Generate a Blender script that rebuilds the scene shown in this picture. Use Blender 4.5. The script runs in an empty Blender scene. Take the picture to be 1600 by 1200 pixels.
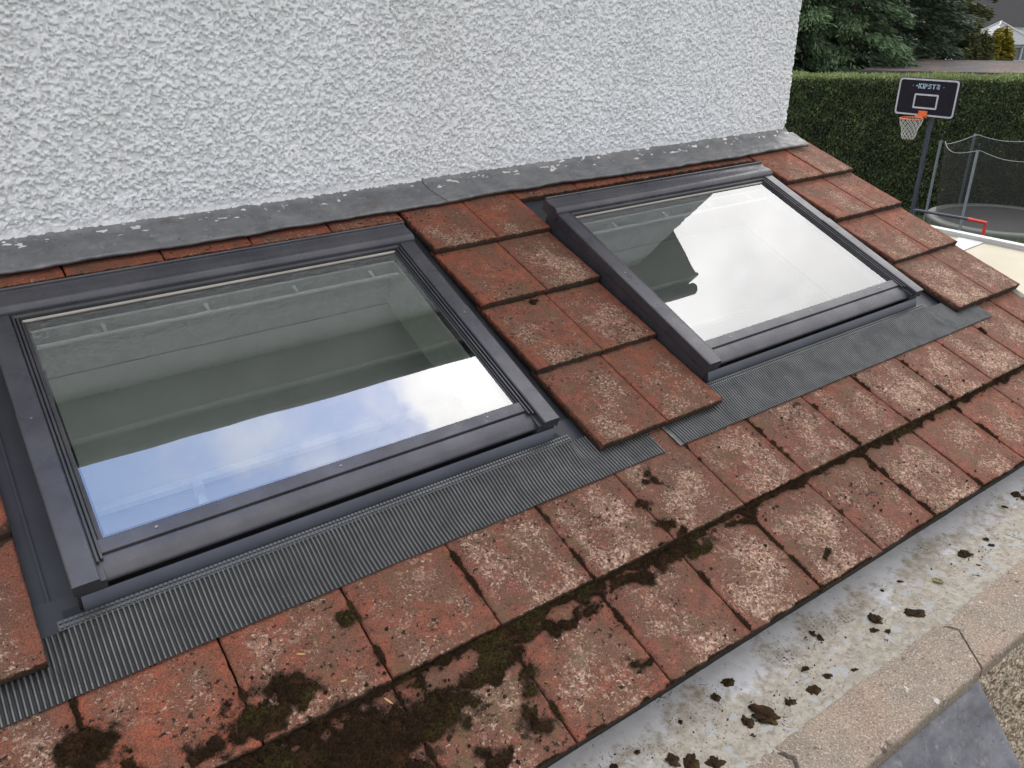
import bpy, math, random
import numpy as np
from mathutils import Vector, Matrix

# ------------------------------------------------------------------ camera, sky, sun
SC = bpy.context.scene
COL = SC.collection
cd = bpy.data.cameras.new('camera'); cam = bpy.data.objects.new('camera', cd); COL.objects.link(cam)
RIGHT = (0.81490476, -0.5795112, -0.00984875)
DOWN = (-0.25372968, -0.34141225, -0.90501874)
FWD = (0.52110601, 0.740003, -0.42525766)
CAMP = (-1.4612, -2.9080, 0.6894)
m = Matrix(((RIGHT[0], -DOWN[0], -FWD[0], CAMP[0]), (RIGHT[1], -DOWN[1], -FWD[1], CAMP[1]),
            (RIGHT[2], -DOWN[2], -FWD[2], CAMP[2]), (0, 0, 0, 1)))
cam.matrix_world = m
cd.sensor_width = 36.0; cd.sensor_fit = 'HORIZONTAL'; cd.lens = 1258.3 / 1600 * 36
cd.clip_start = 0.02; cd.clip_end = 2000
SC.camera = cam
SC.view_settings.view_transform = 'Standard'; SC.view_settings.look = 'None'
SC.view_settings.exposure = 0.72; SC.view_settings.gamma = 1.0
try:
    SC.cycles.max_bounces = 10; SC.cycles.transparent_max_bounces = 16
    SC.cycles.sample_clamp_indirect = 6
except Exception:
    pass

SUN_AZ, SUN_EL = 49.0, 45.0        # azimuth from +Y towards +X
sdir = Vector((math.sin(math.radians(SUN_AZ)) * math.cos(math.radians(SUN_EL)),
               math.cos(math.radians(SUN_AZ)) * math.cos(math.radians(SUN_EL)), math.sin(math.radians(SUN_EL))))
w = bpy.data.worlds.new('World'); SC.world = w; w.use_nodes = True
nt = w.node_tree; N = nt.nodes; L = nt.links; N.clear()
out = N.new('ShaderNodeOutputWorld'); bg = N.new('ShaderNodeBackground'); L.new(bg.outputs[0], out.inputs[0])
bg.inputs['Strength'].default_value = 0.13
sky = N.new('ShaderNodeTexSky'); sky.sky_type = 'NISHITA'; sky.sun_disc = False
sky.sun_elevation = math.radians(SUN_EL); sky.sun_rotation = math.radians(SUN_AZ)
sky.air_density = 1.0; sky.dust_density = 0.6
tc = N.new('ShaderNodeTexCoord')
def vdot(v):
    d = N.new('ShaderNodeVectorMath'); d.operation = 'DOT_PRODUCT'; L.new(tc.outputs['Generated'], d.inputs[0])
    d.inputs[1].default_value = v; return d.outputs['Value']
def wm(op, a, b=None, c=None, clamp=False):
    n = N.new('ShaderNodeMath'); n.operation = op; n.use_clamp = clamp
    for i, x in enumerate((a, b, c)):
        if x is None: continue
        if isinstance(x, (int, float)): n.inputs[i].default_value = x
        else: L.new(x, n.inputs[i])
    return n.outputs[0]
def wmap(x, a, b, c, d, smooth=True):
    n = N.new('ShaderNodeMapRange'); n.interpolation_type = 'SMOOTHSTEP' if smooth else 'LINEAR'
    L.new(x, n.inputs[0])
    for i, v in zip((1, 2, 3, 4), (a, b, c, d)): n.inputs[i].default_value = v
    return n.outputs[0]
nz = N.new('ShaderNodeTexNoise'); nz.inputs['Scale'].default_value = 6.5; nz.inputs['Detail'].default_value = 7
nz.inputs['Roughness'].default_value = 0.55
L.new(tc.outputs['Generated'], nz.inputs['Vector'])
nz2 = N.new('ShaderNodeTexNoise'); nz2.inputs['Scale'].default_value = 2.2; nz2.inputs['Detail'].default_value = 5
L.new(tc.outputs['Generated'], nz2.inputs['Vector'])
# a gap of blue in the cloud high up over the house, cloud everywhere else
gap = vdot(Vector((0.13, 0.28, 0.95)).normalized())
gapn = wm('ADD', gap, wm('MULTIPLY', wm('SUBTRACT', nz.outputs['Fac'], 0.5), 0.16))
cover = wmap(gapn, 0.952, 0.985, 1.0, 0.0)
wisp = wmap(nz.outputs['Fac'], 0.50, 0.72, 0.0, 0.45)
cov = wm('MAXIMUM', cover, wisp)
glow = wm('POWER', wm('MAXIMUM', vdot(sdir), 0.0), 14.0)
glow2 = wm('POWER', wm('MAXIMUM', vdot(sdir), 0.0), 3.0)
thick = wmap(nz2.outputs['Fac'], 0.3, 0.7, 0.80, 1.2)
thick2 = wmap(nz.outputs['Fac'], 0.3, 0.7, 0.88, 1.12)
bright = wm('MULTIPLY', wm('MULTIPLY', thick, thick2), wm('ADD', wm('ADD', 6.4, wm('MULTIPLY', glow2, 5.0)), wm('MULTIPLY', glow, 18.0)))
ccol = N.new('ShaderNodeVectorMath'); ccol.operation = 'SCALE'; ctint = N.new('ShaderNodeMixRGB'); L.new(wmap(vdot(sdir), -.4, .7, 0, 1), ctint.inputs[0]); ctint.inputs[1].default_value = (.93, .97, 1.05, 1); ctint.inputs[2].default_value = (1.0, .975, .955, 1)
L.new(ctint.outputs[0], ccol.inputs[0]); L.new(bright, ccol.inputs['Scale'])
skyb = N.new('ShaderNodeVectorMath'); skyb.operation = 'MULTIPLY'; skyb.inputs[1].default_value = (2.6, 2.4, 2.5)
L.new(sky.outputs[0], skyb.inputs[0])
haz = N.new('ShaderNodeVectorMath'); haz.operation = 'ADD'; haz.inputs[1].default_value = (1.1, 1.9, 3.2)
L.new(skyb.outputs[0], haz.inputs[0])
mx = N.new('ShaderNodeMixRGB'); L.new(cov, mx.inputs[0]); L.new(haz.outputs[0], mx.inputs[1]); L.new(ccol.outputs[0], mx.inputs[2])
L.new(mx.outputs[0], bg.inputs['Color'])
sl = bpy.data.lights.new('sun', 'SUN'); sl.energy = 0.8; sl.angle = math.radians(14); sl.color = (1.0, 0.96, 0.9)
so = bpy.data.objects.new('sun', sl); COL.objects.link(so)
so.rotation_euler = (-sdir).to_track_quat('-Z', 'Y').to_euler(); so.location = (6, 0, 12)

# ------------------------------------------------------------------ numbers of the place
A = math.radians(22.92)
CA, SA = math.cos(A), math.sin(A)
G = -4.8                           # garden level
S = [0.0, 0.356, 0.6926, 1.0465, 1.407, 1.770, 2.092]     # tails of the tile courses, down the slope
VERGE = 2.66
WH = 0.6725                        # half width of a roof window
WIN = [-0.7695, 1.2415]            # their centres
rng = np.random.default_rng(7); random.seed(7)

def W3(u, s, h):
    u = np.asarray(u, float); s = np.asarray(s, float); h = np.asarray(h, float)
    u, s, h = np.broadcast_arrays(u, s, h)
    return np.stack([u, -s * CA - h * SA, -s * SA + h * CA], -1)

# ------------------------------------------------------------------ noise
_T = np.random.default_rng(11).random((5, 256, 256))
def vnoise(x, y, k=0):
    t = _T[k % 5]; xi = np.floor(x).astype(int); yi = np.floor(y).astype(int)
    fx = x - xi; fy = y - yi; fx = fx * fx * (3 - 2 * fx); fy = fy * fy * (3 - 2 * fy)
    a = t[xi & 255, yi & 255]; b = t[(xi + 1) & 255, yi & 255]; c = t[xi & 255, (yi + 1) & 255]; d = t[(xi + 1) & 255, (yi + 1) & 255]
    return (a * (1 - fx) + b * fx) * (1 - fy) + (c * (1 - fx) + d * fx) * fy
def fbm(x, y, lam, octv=4, k=0, rough=0.5):
    x = np.asarray(x, float) + 37.1; y = np.asarray(y, float) + 51.7
    r = 0; a = 1; tot = 0; c, s_ = math.cos(.6), math.sin(.6)
    for i in range(octv):
        r = r + a * vnoise(x / lam + 13.3 * i, y / lam + 7.7 * i, k + i); tot += a; a *= rough; lam *= .5
        x, y = x * c - y * s_, x * s_ + y * c
    return r / tot
def sst(x, a, b):
    t = np.clip((x - a) / (b - a), 0, 1); return t * t * (3 - 2 * t)

# ------------------------------------------------------------------ mesh helpers
class MB:
    def __init__(s): s.v = []; s.f = []; s.n = 0; s.fm = []
    def add(s, v, f, mi=0):
        v = np.asarray(v, float).reshape(-1, 3); s.v.append(v)
        s.f += [tuple(int(i) + s.n for i in q) for q in f]; s.fm += [mi] * len(f); s.n += len(v); return s
    def box(s, c, d, rz=0, mi=0):
        x, y, z = [q / 2 for q in d]
        v = np.array([(a, b, e) for a in (-x, x) for b in (-y, y) for e in (-z, z)])
        if rz:
            cc, ss = math.cos(rz), math.sin(rz); v = np.c_[v[:, 0] * cc - v[:, 1] * ss, v[:, 0] * ss + v[:, 1] * cc, v[:, 2]]
        return s.add(v + np.array(c), [(0, 1, 3, 2), (4, 6, 7, 5), (0, 4, 5, 1), (2, 3, 7, 6), (0, 2, 6, 4), (1, 5, 7, 3)], mi)
    def rbox(s, u0, u1, s0, s1, h0, h1, mi=0):     # a box in roof coordinates
        v = [W3(a, b, e) for a in (u0, u1) for b in (s0, s1) for e in (h0, h1)]
        return s.add(v, [(0, 1, 3, 2), (4, 6, 7, 5), (0, 4, 5, 1), (2, 3, 7, 6), (0, 2, 6, 4), (1, 5, 7, 3)], mi)
    def extr(s, A_, B_):                        # closed section A_ to closed section B_ (lists of 3D points)
        n = len(A_); v = list(A_) + list(B_)
        f = [(i, (i + 1) % n, n + (i + 1) % n, n + i) for i in range(n)] + [tuple(range(n))[::-1], tuple(range(n, 2 * n))]
        return s.add(v, f)
    def tube(s, P, r, n=8, closed=False):
        P = [np.array(p, float) for p in P]; m_ = len(P); rr = r if hasattr(r, '__len__') else [r] * m_
        V = []
        for i, p in enumerate(P):
            if closed: d = P[(i + 1) % m_] - P[i - 1]
            else: d = P[min(i + 1, m_ - 1)] - P[max(i - 1, 0)]
            d = d / (np.linalg.norm(d) + 1e-12); q = np.array([0, 0, 1.]) if abs(d[2]) < .9 else np.array([1., 0, 0])
            a = np.cross(d, q); a /= np.linalg.norm(a); b = np.cross(d, a)
            for j in range(n):
                t = 2 * math.pi * j / n; V.append(p + rr[i] * (math.cos(t) * a + math.sin(t) * b))
        f = []
        for i in range(m_ if closed else m_ - 1):
            i2 = (i + 1) % m_
            for j in range(n): f.append((i * n + j, i * n + (j + 1) % n, i2 * n + (j + 1) % n, i2 * n + j))
        if not closed: f += [tuple(range(n))[::-1], tuple(range((m_ - 1) * n, m_ * n))]
        return s.add(V, f)
    def grid(s, X, close=False):                # X: (n,m,3)
        n, m_ = X.shape[:2]; i, j = np.meshgrid(np.arange(n - 1), np.arange(m_ - 1), indexing='ij')
        a = (i * m_ + j).ravel(); f = np.stack([a, a + m_, a + m_ + 1, a + 1], 1)
        return s.add(X.reshape(-1, 3), f.tolist())
    def V(s): return np.concatenate(s.v) if s.v else np.zeros((0, 3))

ROOT = {}
def loc_of(o):
    while o.parent: o = o.parent
    return np.array(o.location)
def link(name, mb, mat, parent=None, smooth=False, bevel=0, org=None, attrs=None, auto=None):
    me = bpy.data.meshes.new(name); V = mb.V()
    o = bpy.data.objects.new(name, me)
    if parent is not None: off = loc_of(parent); o.parent = parent
    else:
        off = np.array(org if org is not None else (V.mean(0)[0], V.mean(0)[1], V[:, 2].min())); o.location = off
    V = V - off
    me.from_pydata(V.tolist(), [], mb.f)
    for mm in (mat if isinstance(mat, (list, tuple)) else [mat]): me.materials.append(mm)
    if any(mb.fm): me.polygons.foreach_set('material_index', mb.fm)
    if smooth: me.polygons.foreach_set('use_smooth', [True] * len(me.polygons))
    if auto: me.polygons.foreach_set('use_smooth', [True] * len(me.polygons)); me.set_sharp_from_angle(angle=math.radians(auto))
    for k, (ty, arr) in (attrs or {}).items():
        at = me.attributes.new(k, ty, 'POINT')
        at.data.foreach_set('vector' if ty == 'FLOAT_VECTOR' else ('color' if ty == 'FLOAT_COLOR' else 'value'), np.asarray(arr, dtype=np.float32).ravel())
    me.update(); COL.objects.link(o)
    if bevel:
        b = o.modifiers.new('bevel', 'BEVEL'); b.width = bevel; b.segments = 2; b.limit_method = 'ANGLE'; b.angle_limit = math.radians(40)
        me.polygons.foreach_set('use_smooth', [True] * len(me.polygons))
        b.harden_normals = False
        wn = o.modifiers.new('wn', 'WEIGHTED_NORMAL'); wn.keep_sharp = True
    return o
def fastmesh(name, V, F, mat, parent=None, org=None, attrs=None, smooth=False):
    """V (n,3), F (m,k) arrays: quick path for big meshes."""
    me = bpy.data.meshes.new(name); o = bpy.data.objects.new(name, me)
    if parent is not None: off = loc_of(parent); o.parent = parent
    else: off = np.array(org if org is not None else (V.mean(0)[0], V.mean(0)[1], V[:, 2].min())); o.location = off
    V = V - off; F = np.asarray(F); k = F.shape[1]
    me.vertices.add(len(V)); me.vertices.foreach_set('co', V.astype(np.float32).ravel())
    me.loops.add(F.size); me.loops.foreach_set('vertex_index', F.astype(np.int32).ravel())
    me.polygons.add(len(F)); me.polygons.foreach_set('loop_start', np.arange(0, F.size, k, dtype=np.int32))
    me.polygons.foreach_set('loop_total', np.full(len(F), k, dtype=np.int32))
    if smooth: me.polygons.foreach_set('use_smooth', np.ones(len(F), dtype=bool))
    for kk, (ty, arr) in (attrs or {}).items():
        at = me.attributes.new(kk, ty, 'POINT')
        at.data.foreach_set('vector' if ty == 'FLOAT_VECTOR' else ('color' if ty == 'FLOAT_COLOR' else 'value'), np.asarray(arr, dtype=np.float32).ravel())
    me.materials.append(mat); me.update(calc_edges=True); me.validate(); COL.objects.link(o); return o
def gridF(n, m_, off=0):
    i, j = np.meshgrid(np.arange(n - 1), np.arange(m_ - 1), indexing='ij'); a = (i * m_ + j).ravel() + off
    return np.stack([a, a + m_, a + m_ + 1, a + 1], 1)
def empty(name, loc, label, cat, group=None):
    o = bpy.data.objects.new(name, None); o.location = loc; o.empty_display_size = .1; COL.objects.link(o)
    return tag(o, label, cat, group)
def tag(o, label=None, cat=None, group=None, kind=None):
    if label: o['label'] = label
    if cat: o['category'] = cat
    if group: o['group'] = group
    if kind: o['kind'] = kind
    return o

# ------------------------------------------------------------------ material helpers
class Mat:
    def __init__(s, name, rough=.6, metal=0., col=None, spec=None):
        s.m = bpy.data.materials.new(name); s.m.use_nodes = True; s.t = s.m.node_tree; s.N = s.t.nodes; s.L = s.t.links
        s.b = s.N['Principled BSDF']; s.b.inputs['Roughness'].default_value = rough; s.b.inputs['Metallic'].default_value = metal
        if spec is not None: s.b.inputs['Specular IOR Level'].default_value = spec
        if col: s.b.inputs['Base Color'].default_value = (*col, 1)
        s.co = None
    def coord(s, attr=None, kind='Object'):
        if attr:
            n = s.N.new('ShaderNodeAttribute'); n.attribute_name = attr; s.co = n.outputs['Vector']
        else: s.co = s.N.new('ShaderNodeTexCoord').outputs[kind]
        return s.co
    def attr(s, name, o='Fac'):
        n = s.N.new('ShaderNodeAttribute'); n.attribute_name = name; return n.outputs[o]
    def sep(s, x):
        n = s.N.new('ShaderNodeSeparateXYZ'); s.L.new(x, n.inputs[0]); return n.outputs
    def noise(s, sc, det=4, rough=.5, dist=0, scale3=None, off=0, co=None):
        n = s.N.new('ShaderNodeTexNoise'); n.inputs['Scale'].default_value = sc; n.inputs['Detail'].default_value = det
        n.inputs['Roughness'].default_value = rough; n.inputs['Distortion'].default_value = dist
        co = co if co is not None else (s.co if s.co is not None else s.coord())
        if scale3 or off:
            mp = s.N.new('ShaderNodeMapping'); mp.inputs['Scale'].default_value = scale3 or (1, 1, 1); mp.inputs['Location'].default_value = (off, off * 1.3, off * .7)
            s.L.new(co, mp.inputs[0]); co = mp.outputs[0]
        s.L.new(co, n.inputs['Vector']); return n.outputs['Fac']
    def voro(s, sc, feat='F1', o='Distance', rand=1):
        n = s.N.new('ShaderNodeTexVoronoi'); n.inputs['Scale'].default_value = sc; n.feature = feat; n.inputs['Randomness'].default_value = rand
        s.L.new(s.co if s.co is not None else s.coord(), n.inputs['Vector']); return n.outputs[o]
    def ramp(s, x, a, b, c=0., d=1., smooth=True):
        n = s.N.new('ShaderNodeMapRange'); n.interpolation_type = 'SMOOTHSTEP' if smooth else 'LINEAR'; s.inp(x, n.inputs[0])
        for i, v in zip((1, 2, 3, 4), (a, b, c, d)): s.inp(v, n.inputs[i])
        return n.outputs[0]
    def inp(s, x, sock):
        if isinstance(x, (int, float)): sock.default_value = x
        elif isinstance(x, (tuple, list)): sock.default_value = (*x, 1) if len(x) == 3 else x
        else: s.L.new(x, sock)
    def math(s, op, a, b=None, clamp=False):
        n = s.N.new('ShaderNodeMath'); n.operation = op; n.use_clamp = clamp; s.inp(a, n.inputs[0])
        if b is not None: s.inp(b, n.inputs[1])
        return n.outputs[0]
    def mix(s, f, a, b, mode='MIX'):
        n = s.N.new('ShaderNodeMixRGB'); n.blend_type = mode; s.inp(f, n.inputs[0]); s.inp(a, n.inputs[1]); s.inp(b, n.inputs[2]); return n.outputs[0]
    def base(s, c): s.inp(c, s.b.inputs['Base Color']); return s
    def rough(s, c): s.inp(c, s.b.inputs['Roughness']); return s
    def bump(s, h, dist=.002, st=1.0):
        n = s.N.new('ShaderNodeBump'); n.inputs['Distance'].default_value = dist; n.inputs['Strength'].default_value = st
        s.inp(h, n.inputs['Height'])
        prev = s.b.inputs['Normal'].links
        if prev: s.L.new(prev[0].from_socket, n.inputs['Normal'])
        s.L.new(n.outputs[0], s.b.inputs['Normal']); return s

def mk_tile():
    M = Mat('weathered_clay_tile', .85, spec=.25); M.coord('tc')
    td = M.sep(M.attr('td', 'Vector')); rnd, vv, red = td[0], td[1], td[2]; ms = M.attr('ms')
    tx = M.attr('tx'); inx = M.math('MULTIPLY', M.ramp(M.math('ADD', tx, M.math('MULTIPLY', M.math('SUBTRACT', M.noise(14, 3, off=40.), .5), .35)), .0, .2), M.ramp(tx, .98, .80))
    big = M.noise(7, 3); mid = M.noise(28, 5, .65); fine = M.noise(230, 4, .75); grain = M.noise(620, 2, .6)
    c = M.mix(M.ramp(mid, .38, .62), (.215, .056, .031), (.112, .041, .026))
    fresh = M.mix(M.ramp(mid, .35, .65), (.33, .074, .032), (.215, .060, .031))
    c = M.mix(red, c, fresh)
    c = M.mix(M.math('MULTIPLY', M.ramp(big, .35, .65, 0., .9), inx), c, (.125, .062, .036))
    c = M.mix(M.math('MULTIPLY', M.ramp(rnd, 0, 1, 0., .5), .8), c, (.105, .055, .040))
    c = M.mix(M.ramp(fine, .38, .58, .75, 0.), c, (.038, .017, .012))
    c = M.mix(M.ramp(grain, .45, .7, 0.0, .55), c, M.mix(.5, c, (.40, .24, .18)))
    # pale lichen: many small ragged crusts in drifts, most of them in the middle and lower part of a tile
    drift = M.noise(7.5, 4, .6, off=3.1); cr = M.noise(120, 5, .74, off=5.2); cr2 = M.noise(48, 8, .76, dist=.25, off=9.2)
    zone = M.math('ADD', M.ramp(drift, .34, .62, -.035, .085), M.ramp(vv, .0, .5, -.07, .03))
    zone = M.math('SUBTRACT', zone, M.math('MULTIPLY', red, .05)); zone = M.math('ADD', zone, M.ramp(rnd, 0, 1, -.03, .008));  zone = M.math('ADD', zone, M.math('MULTIPLY', M.math('SUBTRACT', inx, 1.0), .10))
    k1 = M.ramp(M.math('ADD', cr, zone), .565, .625); k2 = M.ramp(M.math('ADD', cr2, zone), .555, .65)
    lich = M.mix(M.ramp(M.noise(90, 4, .7, off=2.), .35, .65), (.24, .125, .08), (.49, .355, .27))
    c = M.mix(M.math('MULTIPLY', M.math('MAXIMUM', M.math('MULTIPLY', k1, .95), M.math('MULTIPLY', k2, .5)), .95), c, lich)
    # ochre and grey-brown films
    c = M.mix(M.math('MULTIPLY', M.ramp(M.noise(17, 5, .6, off=14.), .52, .66), M.ramp(red, 0, .7, .55, .1)), c, (.10, .072, .036))
    # dark spots and moss stain
    sp = M.noise(75, 4, .6, off=21.); c = M.mix(M.ramp(M.math('ADD', sp, M.ramp(M.noise(9, 3, off=8.), .3, .7, -.04, .05)), .62, .67), c, (.022, .014, .010))
    st = M.ramp(M.math('ADD', ms, M.math('MULTIPLY', M.math('SUBTRACT', M.noise(60, 5, .65, off=30.), .5), 1.1)), .16, .55)
    c = M.mix(M.math('MULTIPLY', st, .93), c, M.mix(M.noise(120, 3), (.013, .009, .006), (.032, .021, .013)))
    M.base(c); M.rough(M.ramp(mid, .3, .7, .75, .95))
    h = M.math('ADD', M.math('MULTIPLY', grain, .35), M.math('ADD', M.math('MULTIPLY', fine, .7), M.math('MULTIPLY', M.math('MAXIMUM', k1, st), .8)))
    M.bump(h, .0016); return M.m
def mk_moss():
    M = Mat('dry_brown_moss', 1.0, spec=.1); M.coord()
    c = M.mix(M.noise(140, 4, .7), (.018, .011, .007), (.066, .040, .021)); c = M.mix(M.ramp(M.noise(22, 4, .6), .5, .68, 0, .6), c, (.095, .045, .022))
    g = M.math('MULTIPLY', M.ramp(M.noise(9, 3), .50, .64), M.ramp(M.noise(170, 3, .6), .4, .62))
    c = M.mix(M.math('MULTIPLY', g, .8), c, (.085, .078, .02)); M.base(c)
    M.bump(M.noise(300, 4, .75), .008); return M.m
def mk_render():
    M = Mat('white_roughcast', .9, spec=.2); M.coord()
    c = M.mix(M.ramp(M.noise(3.0, 5, .6), .35, .7), (.87, .87, .89), (.82, .825, .84))
    c = M.mix(M.ramp(M.noise(90, 3, .6), .60, .74, 0, .2), c, (.5, .49, .46))
    pit = M.attr('pit'); c = M.mix(M.ramp(pit, .0, 1., 0, .26), c, (.38, .375, .38))  # shading of the hollows put into the colour, darker in the pits
    M.base(c); M.base(M.mix(M.math('MULTIPLY', M.ramp(M.noise(1.6, 5, .6, scale3=(1, 1, .35)), .52, .72), .35), c, (.64, .64, .615))); M.bump(M.noise(230, 4, .65), .004); return M.m
def mk_render_far():
    M = Mat('white_roughcast_upper', .9, spec=.2, col=(.72, .74, .76)); M.coord(); M.bump(M.noise(60, 5, .6), .008); return M.m
def mk_lead(name='lead_sheet', a=(.125, .128, .135), b=(.20, .20, .205), splash=True):
    M = Mat(name, .55, .35); M.coord()
    c = M.mix(M.ramp(M.noise(9, 6, .65), .3, .7), a, b)
    c = M.mix(M.ramp(M.noise(38, 4, .6), .58, .72, 0, .6), c, (.28, .275, .27))
    c = M.mix(M.ramp(M.noise(75, 4, .6, off=4.), .64, .70, 0, .8), c, (.055, .045, .045))
    if splash:
        sp = M.attr('sp'); c = M.mix(M.ramp(M.math('ADD', M.noise(45, 3, .5, off=7., scale3=(.5, 1, 1)), M.ramp(sp, 0, 1, -.5, .025)), .66, .672), c, (.62, .61, .62))
    M.base(c); c = M.mix(M.ramp(M.noise(16, 6, .7, off=11., scale3=(.35, 1, 1)), .58, .70, 0, .5), c, (.10, .08, .07)); M.base(c); M.rough(M.ramp(M.noise(20, 4), .3, .7, .42, .7)); M.bump(M.noise(28, 4, .6), .003); M.bump(M.noise(90, 4, .6), .0015); return M.m
def mk_ano(name='anthracite_coated_aluminium', c0=(.050, .050, .063), c1=(.072, .072, .085), rough=.29):
    M = Mat(name, rough, .45); M.coord()
    M.base(M.mix(M.math('MULTIPLY', M.ramp(M.noise(55, 6, .75), .60, .74), .35), M.mix(M.math('MULTIPLY', M.ramp(M.noise(3.5, 6, .7, off=5.), .45, .7), .25), M.mix(M.ramp(M.noise(6, 4), .3, .7), c0, c1), (.14, .135, .13)), (.20, .19, .175))); M.rough(M.ramp(M.noise(14, 5, .6), .3, .75, rough - .06, rough + .14))
    c = M.noise(900, 2); M.bump(c, .0002); return M.m
def mk_apron():
    M = Mat('pleated_grey_flashing', .4, .5); M.coord()
    c = M.mix(M.ramp(M.noise(14, 4), .3, .7), (.115, .12, .122), (.165, .17, .172))
    c = M.mix(M.ramp(M.noise(150, 3), .66, .72, 0, .7), c, (.32, .31, .29))
    
    c = M.mix(M.ramp(M.attr('hh'), .15, .9, .95, 0), c, (.022, .021, .020))  # pleat shading painted into the colour: grooves dark, ridges left light
    M.base(c); M.rough(M.ramp(M.noise(25, 3), .3, .7, .38, .6)); return M.m
def mk_glass(name='low_emission_glass', tint=(.91, .965, .955), ior=2.6):
    m_ = bpy.data.materials.new(name); m_.use_nodes = True; t = m_.node_tree; t.nodes.clear()
    o = t.nodes.new('ShaderNodeOutputMaterial'); mx_ = t.nodes.new('ShaderNodeMixShader'); tr = t.nodes.new('ShaderNodeBsdfTransparent')
    gl = t.nodes.new('ShaderNodeBsdfGlossy'); fr = t.nodes.new('ShaderNodeFresnel'); fr.inputs['IOR'].default_value = ior
    tr.inputs[0].default_value = (*tint, 1); gl.inputs['Roughness'].default_value = 0.0
    tcg = t.nodes.new('ShaderNodeTexCoord'); ng = t.nodes.new('ShaderNodeTexNoise'); ng.inputs['Scale'].default_value = 2.5; t.links.new(tcg.outputs['Object'], ng.inputs['Vector'])
    bg_ = t.nodes.new('ShaderNodeBump'); bg_.inputs['Distance'].default_value = .0005; t.links.new(ng.outputs['Fac'], bg_.inputs['Height']); t.links.new(bg_.outputs[0], gl.inputs['Normal'])
    gl.inputs[0].default_value = (.97, .98, 1, 1)
    t.links.new(fr.outputs[0], mx_.inputs[0]); t.links.new(tr.outputs[0], mx_.inputs[1]); t.links.new(gl.outputs[0], mx_.inputs[2]); t.links.new(mx_.outputs[0], o.inputs[0])
    return m_
def mk_plain(name, col, rough=.6, metal=0, var=.12, sc=8, bump=0, bsc=80, spec=None):
    M = Mat(name, rough, metal, spec=spec); M.coord()
    a = tuple(x * (1 - var) for x in col); b = tuple(min(1, x * (1 + var)) for x in col)
    M.base(M.mix(M.ramp(M.noise(sc, 5, .6), .3, .7), a, b))
    if bump: M.bump(M.noise(bsc, 4, .6), bump)
    return M.m
def mk_gutter():
    M = Mat('weathered_gutter_lining', .7, spec=.25); M.coord(); yy = M.attr('gy')
    n1 = M.noise(11, 6, .65); n2 = M.noise(33, 5, .65)
    film = M.ramp(M.math('ADD', M.math('ADD', yy, M.math('MULTIPLY', M.math('SUBTRACT', n1, .5), 1.5)), M.math('MULTIPLY', M.math('SUBTRACT', n2, .5), .7)), .10, .45)
    c = M.mix(M.ramp(n2, .3, .7), (.38, .375, .385), (.44, .435, .44))
    dirt = M.mix(M.ramp(n2, .35, .65), (.31, .28, .225), (.20, .168, .122))
    dirt = M.mix(M.ramp(M.noise(60, 5, .7, dist=1.2), .5, .62, 0, .75), dirt, (.10, .085, .06))
    c = M.mix(M.math('MULTIPLY', film, .85), c, dirt)
    c = M.mix(M.math('MULTIPLY', M.ramp(M.noise(26, 5, .6, off=6.), .54, .62), M.ramp(yy, .2, .6)), c, (.28, .285, .285))
    sp = M.noise(130, 5, .7, off=3.); c = M.mix(M.ramp(M.math('ADD', sp, M.ramp(M.noise(8, 4, .6, off=13.), .35, .7, -.06, .075)), .63, .67), c, (.035, .03, .024))
    M.base(c); M.rough(M.ramp(film, 0, 1, .62, .9)); M.bump(n2, .002); return M.m
def mk_coping():
    M = Mat('weathered_concrete_coping', .9, spec=.2); M.coord()
    c = M.mix(M.ramp(M.noise(9, 5, .6), .35, .68), (.27, .215, .17), (.205, .172, .14))
    c = M.mix(M.ramp(M.noise(4.5, 3, off=2), .44, .66, 0, .5), c, (.28, .18, .14))
    g = M.noise(160, 5, .75); c = M.mix(M.ramp(g, .52, .60, 0, .8), c, (.43, .37, .31)); c = M.mix(M.ramp(M.noise(200, 4, .75, off=4), .54, .62, 0, .85), c, (.075, .058, .045))
    c = M.mix(M.ramp(M.noise(24, 5, .6, off=8), .66, .69), c, (.45, .43, .41))
    c = M.mix(M.ramp(M.noise(30, 4, .6, off=18), .62, .70, 0, .8), c, (.075, .06, .045))
    M.base(c); M.bump(g, .003); M.bump(M.noise(600, 2), .001); return M.m
def mk_pebble():
    M = Mat('beige_pebbledash', .9, spec=.2); M.coord(); v = M.voro(95); 
    n = M.N.new('ShaderNodeTexVoronoi'); n.inputs['Scale'].default_value = 95; M.L.new(M.co, n.inputs['Vector'])
    hs = M.sep(n.outputs['Color'])
    c = M.mix(hs[0], (.44, .35, .26), (.78, .66, .53)); c = M.mix(M.ramp(hs[1], .85, .9), c, (.2, .12, .09))
    c = M.mix(M.ramp(v, .45, .75), c, (.22, .17, .125)); c = M.mix(M.ramp(M.noise(5, 4), .4, .7, 0, .4), c, (.2, .16, .12))
    M.base(c); M.bump(M.math('SUBTRACT', 1., v), .006); M.bump(M.noise(200, 3), .003); return M.m
def mk_leaf(name, a, b, trans=.25, rough=.6):
    M = Mat(name, rough, spec=.25); g = M.attr('lv'); M.base(M.mix(g, a, b))
    M.b.inputs['Subsurface Weight'].default_value = 0
    return M.m

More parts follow.
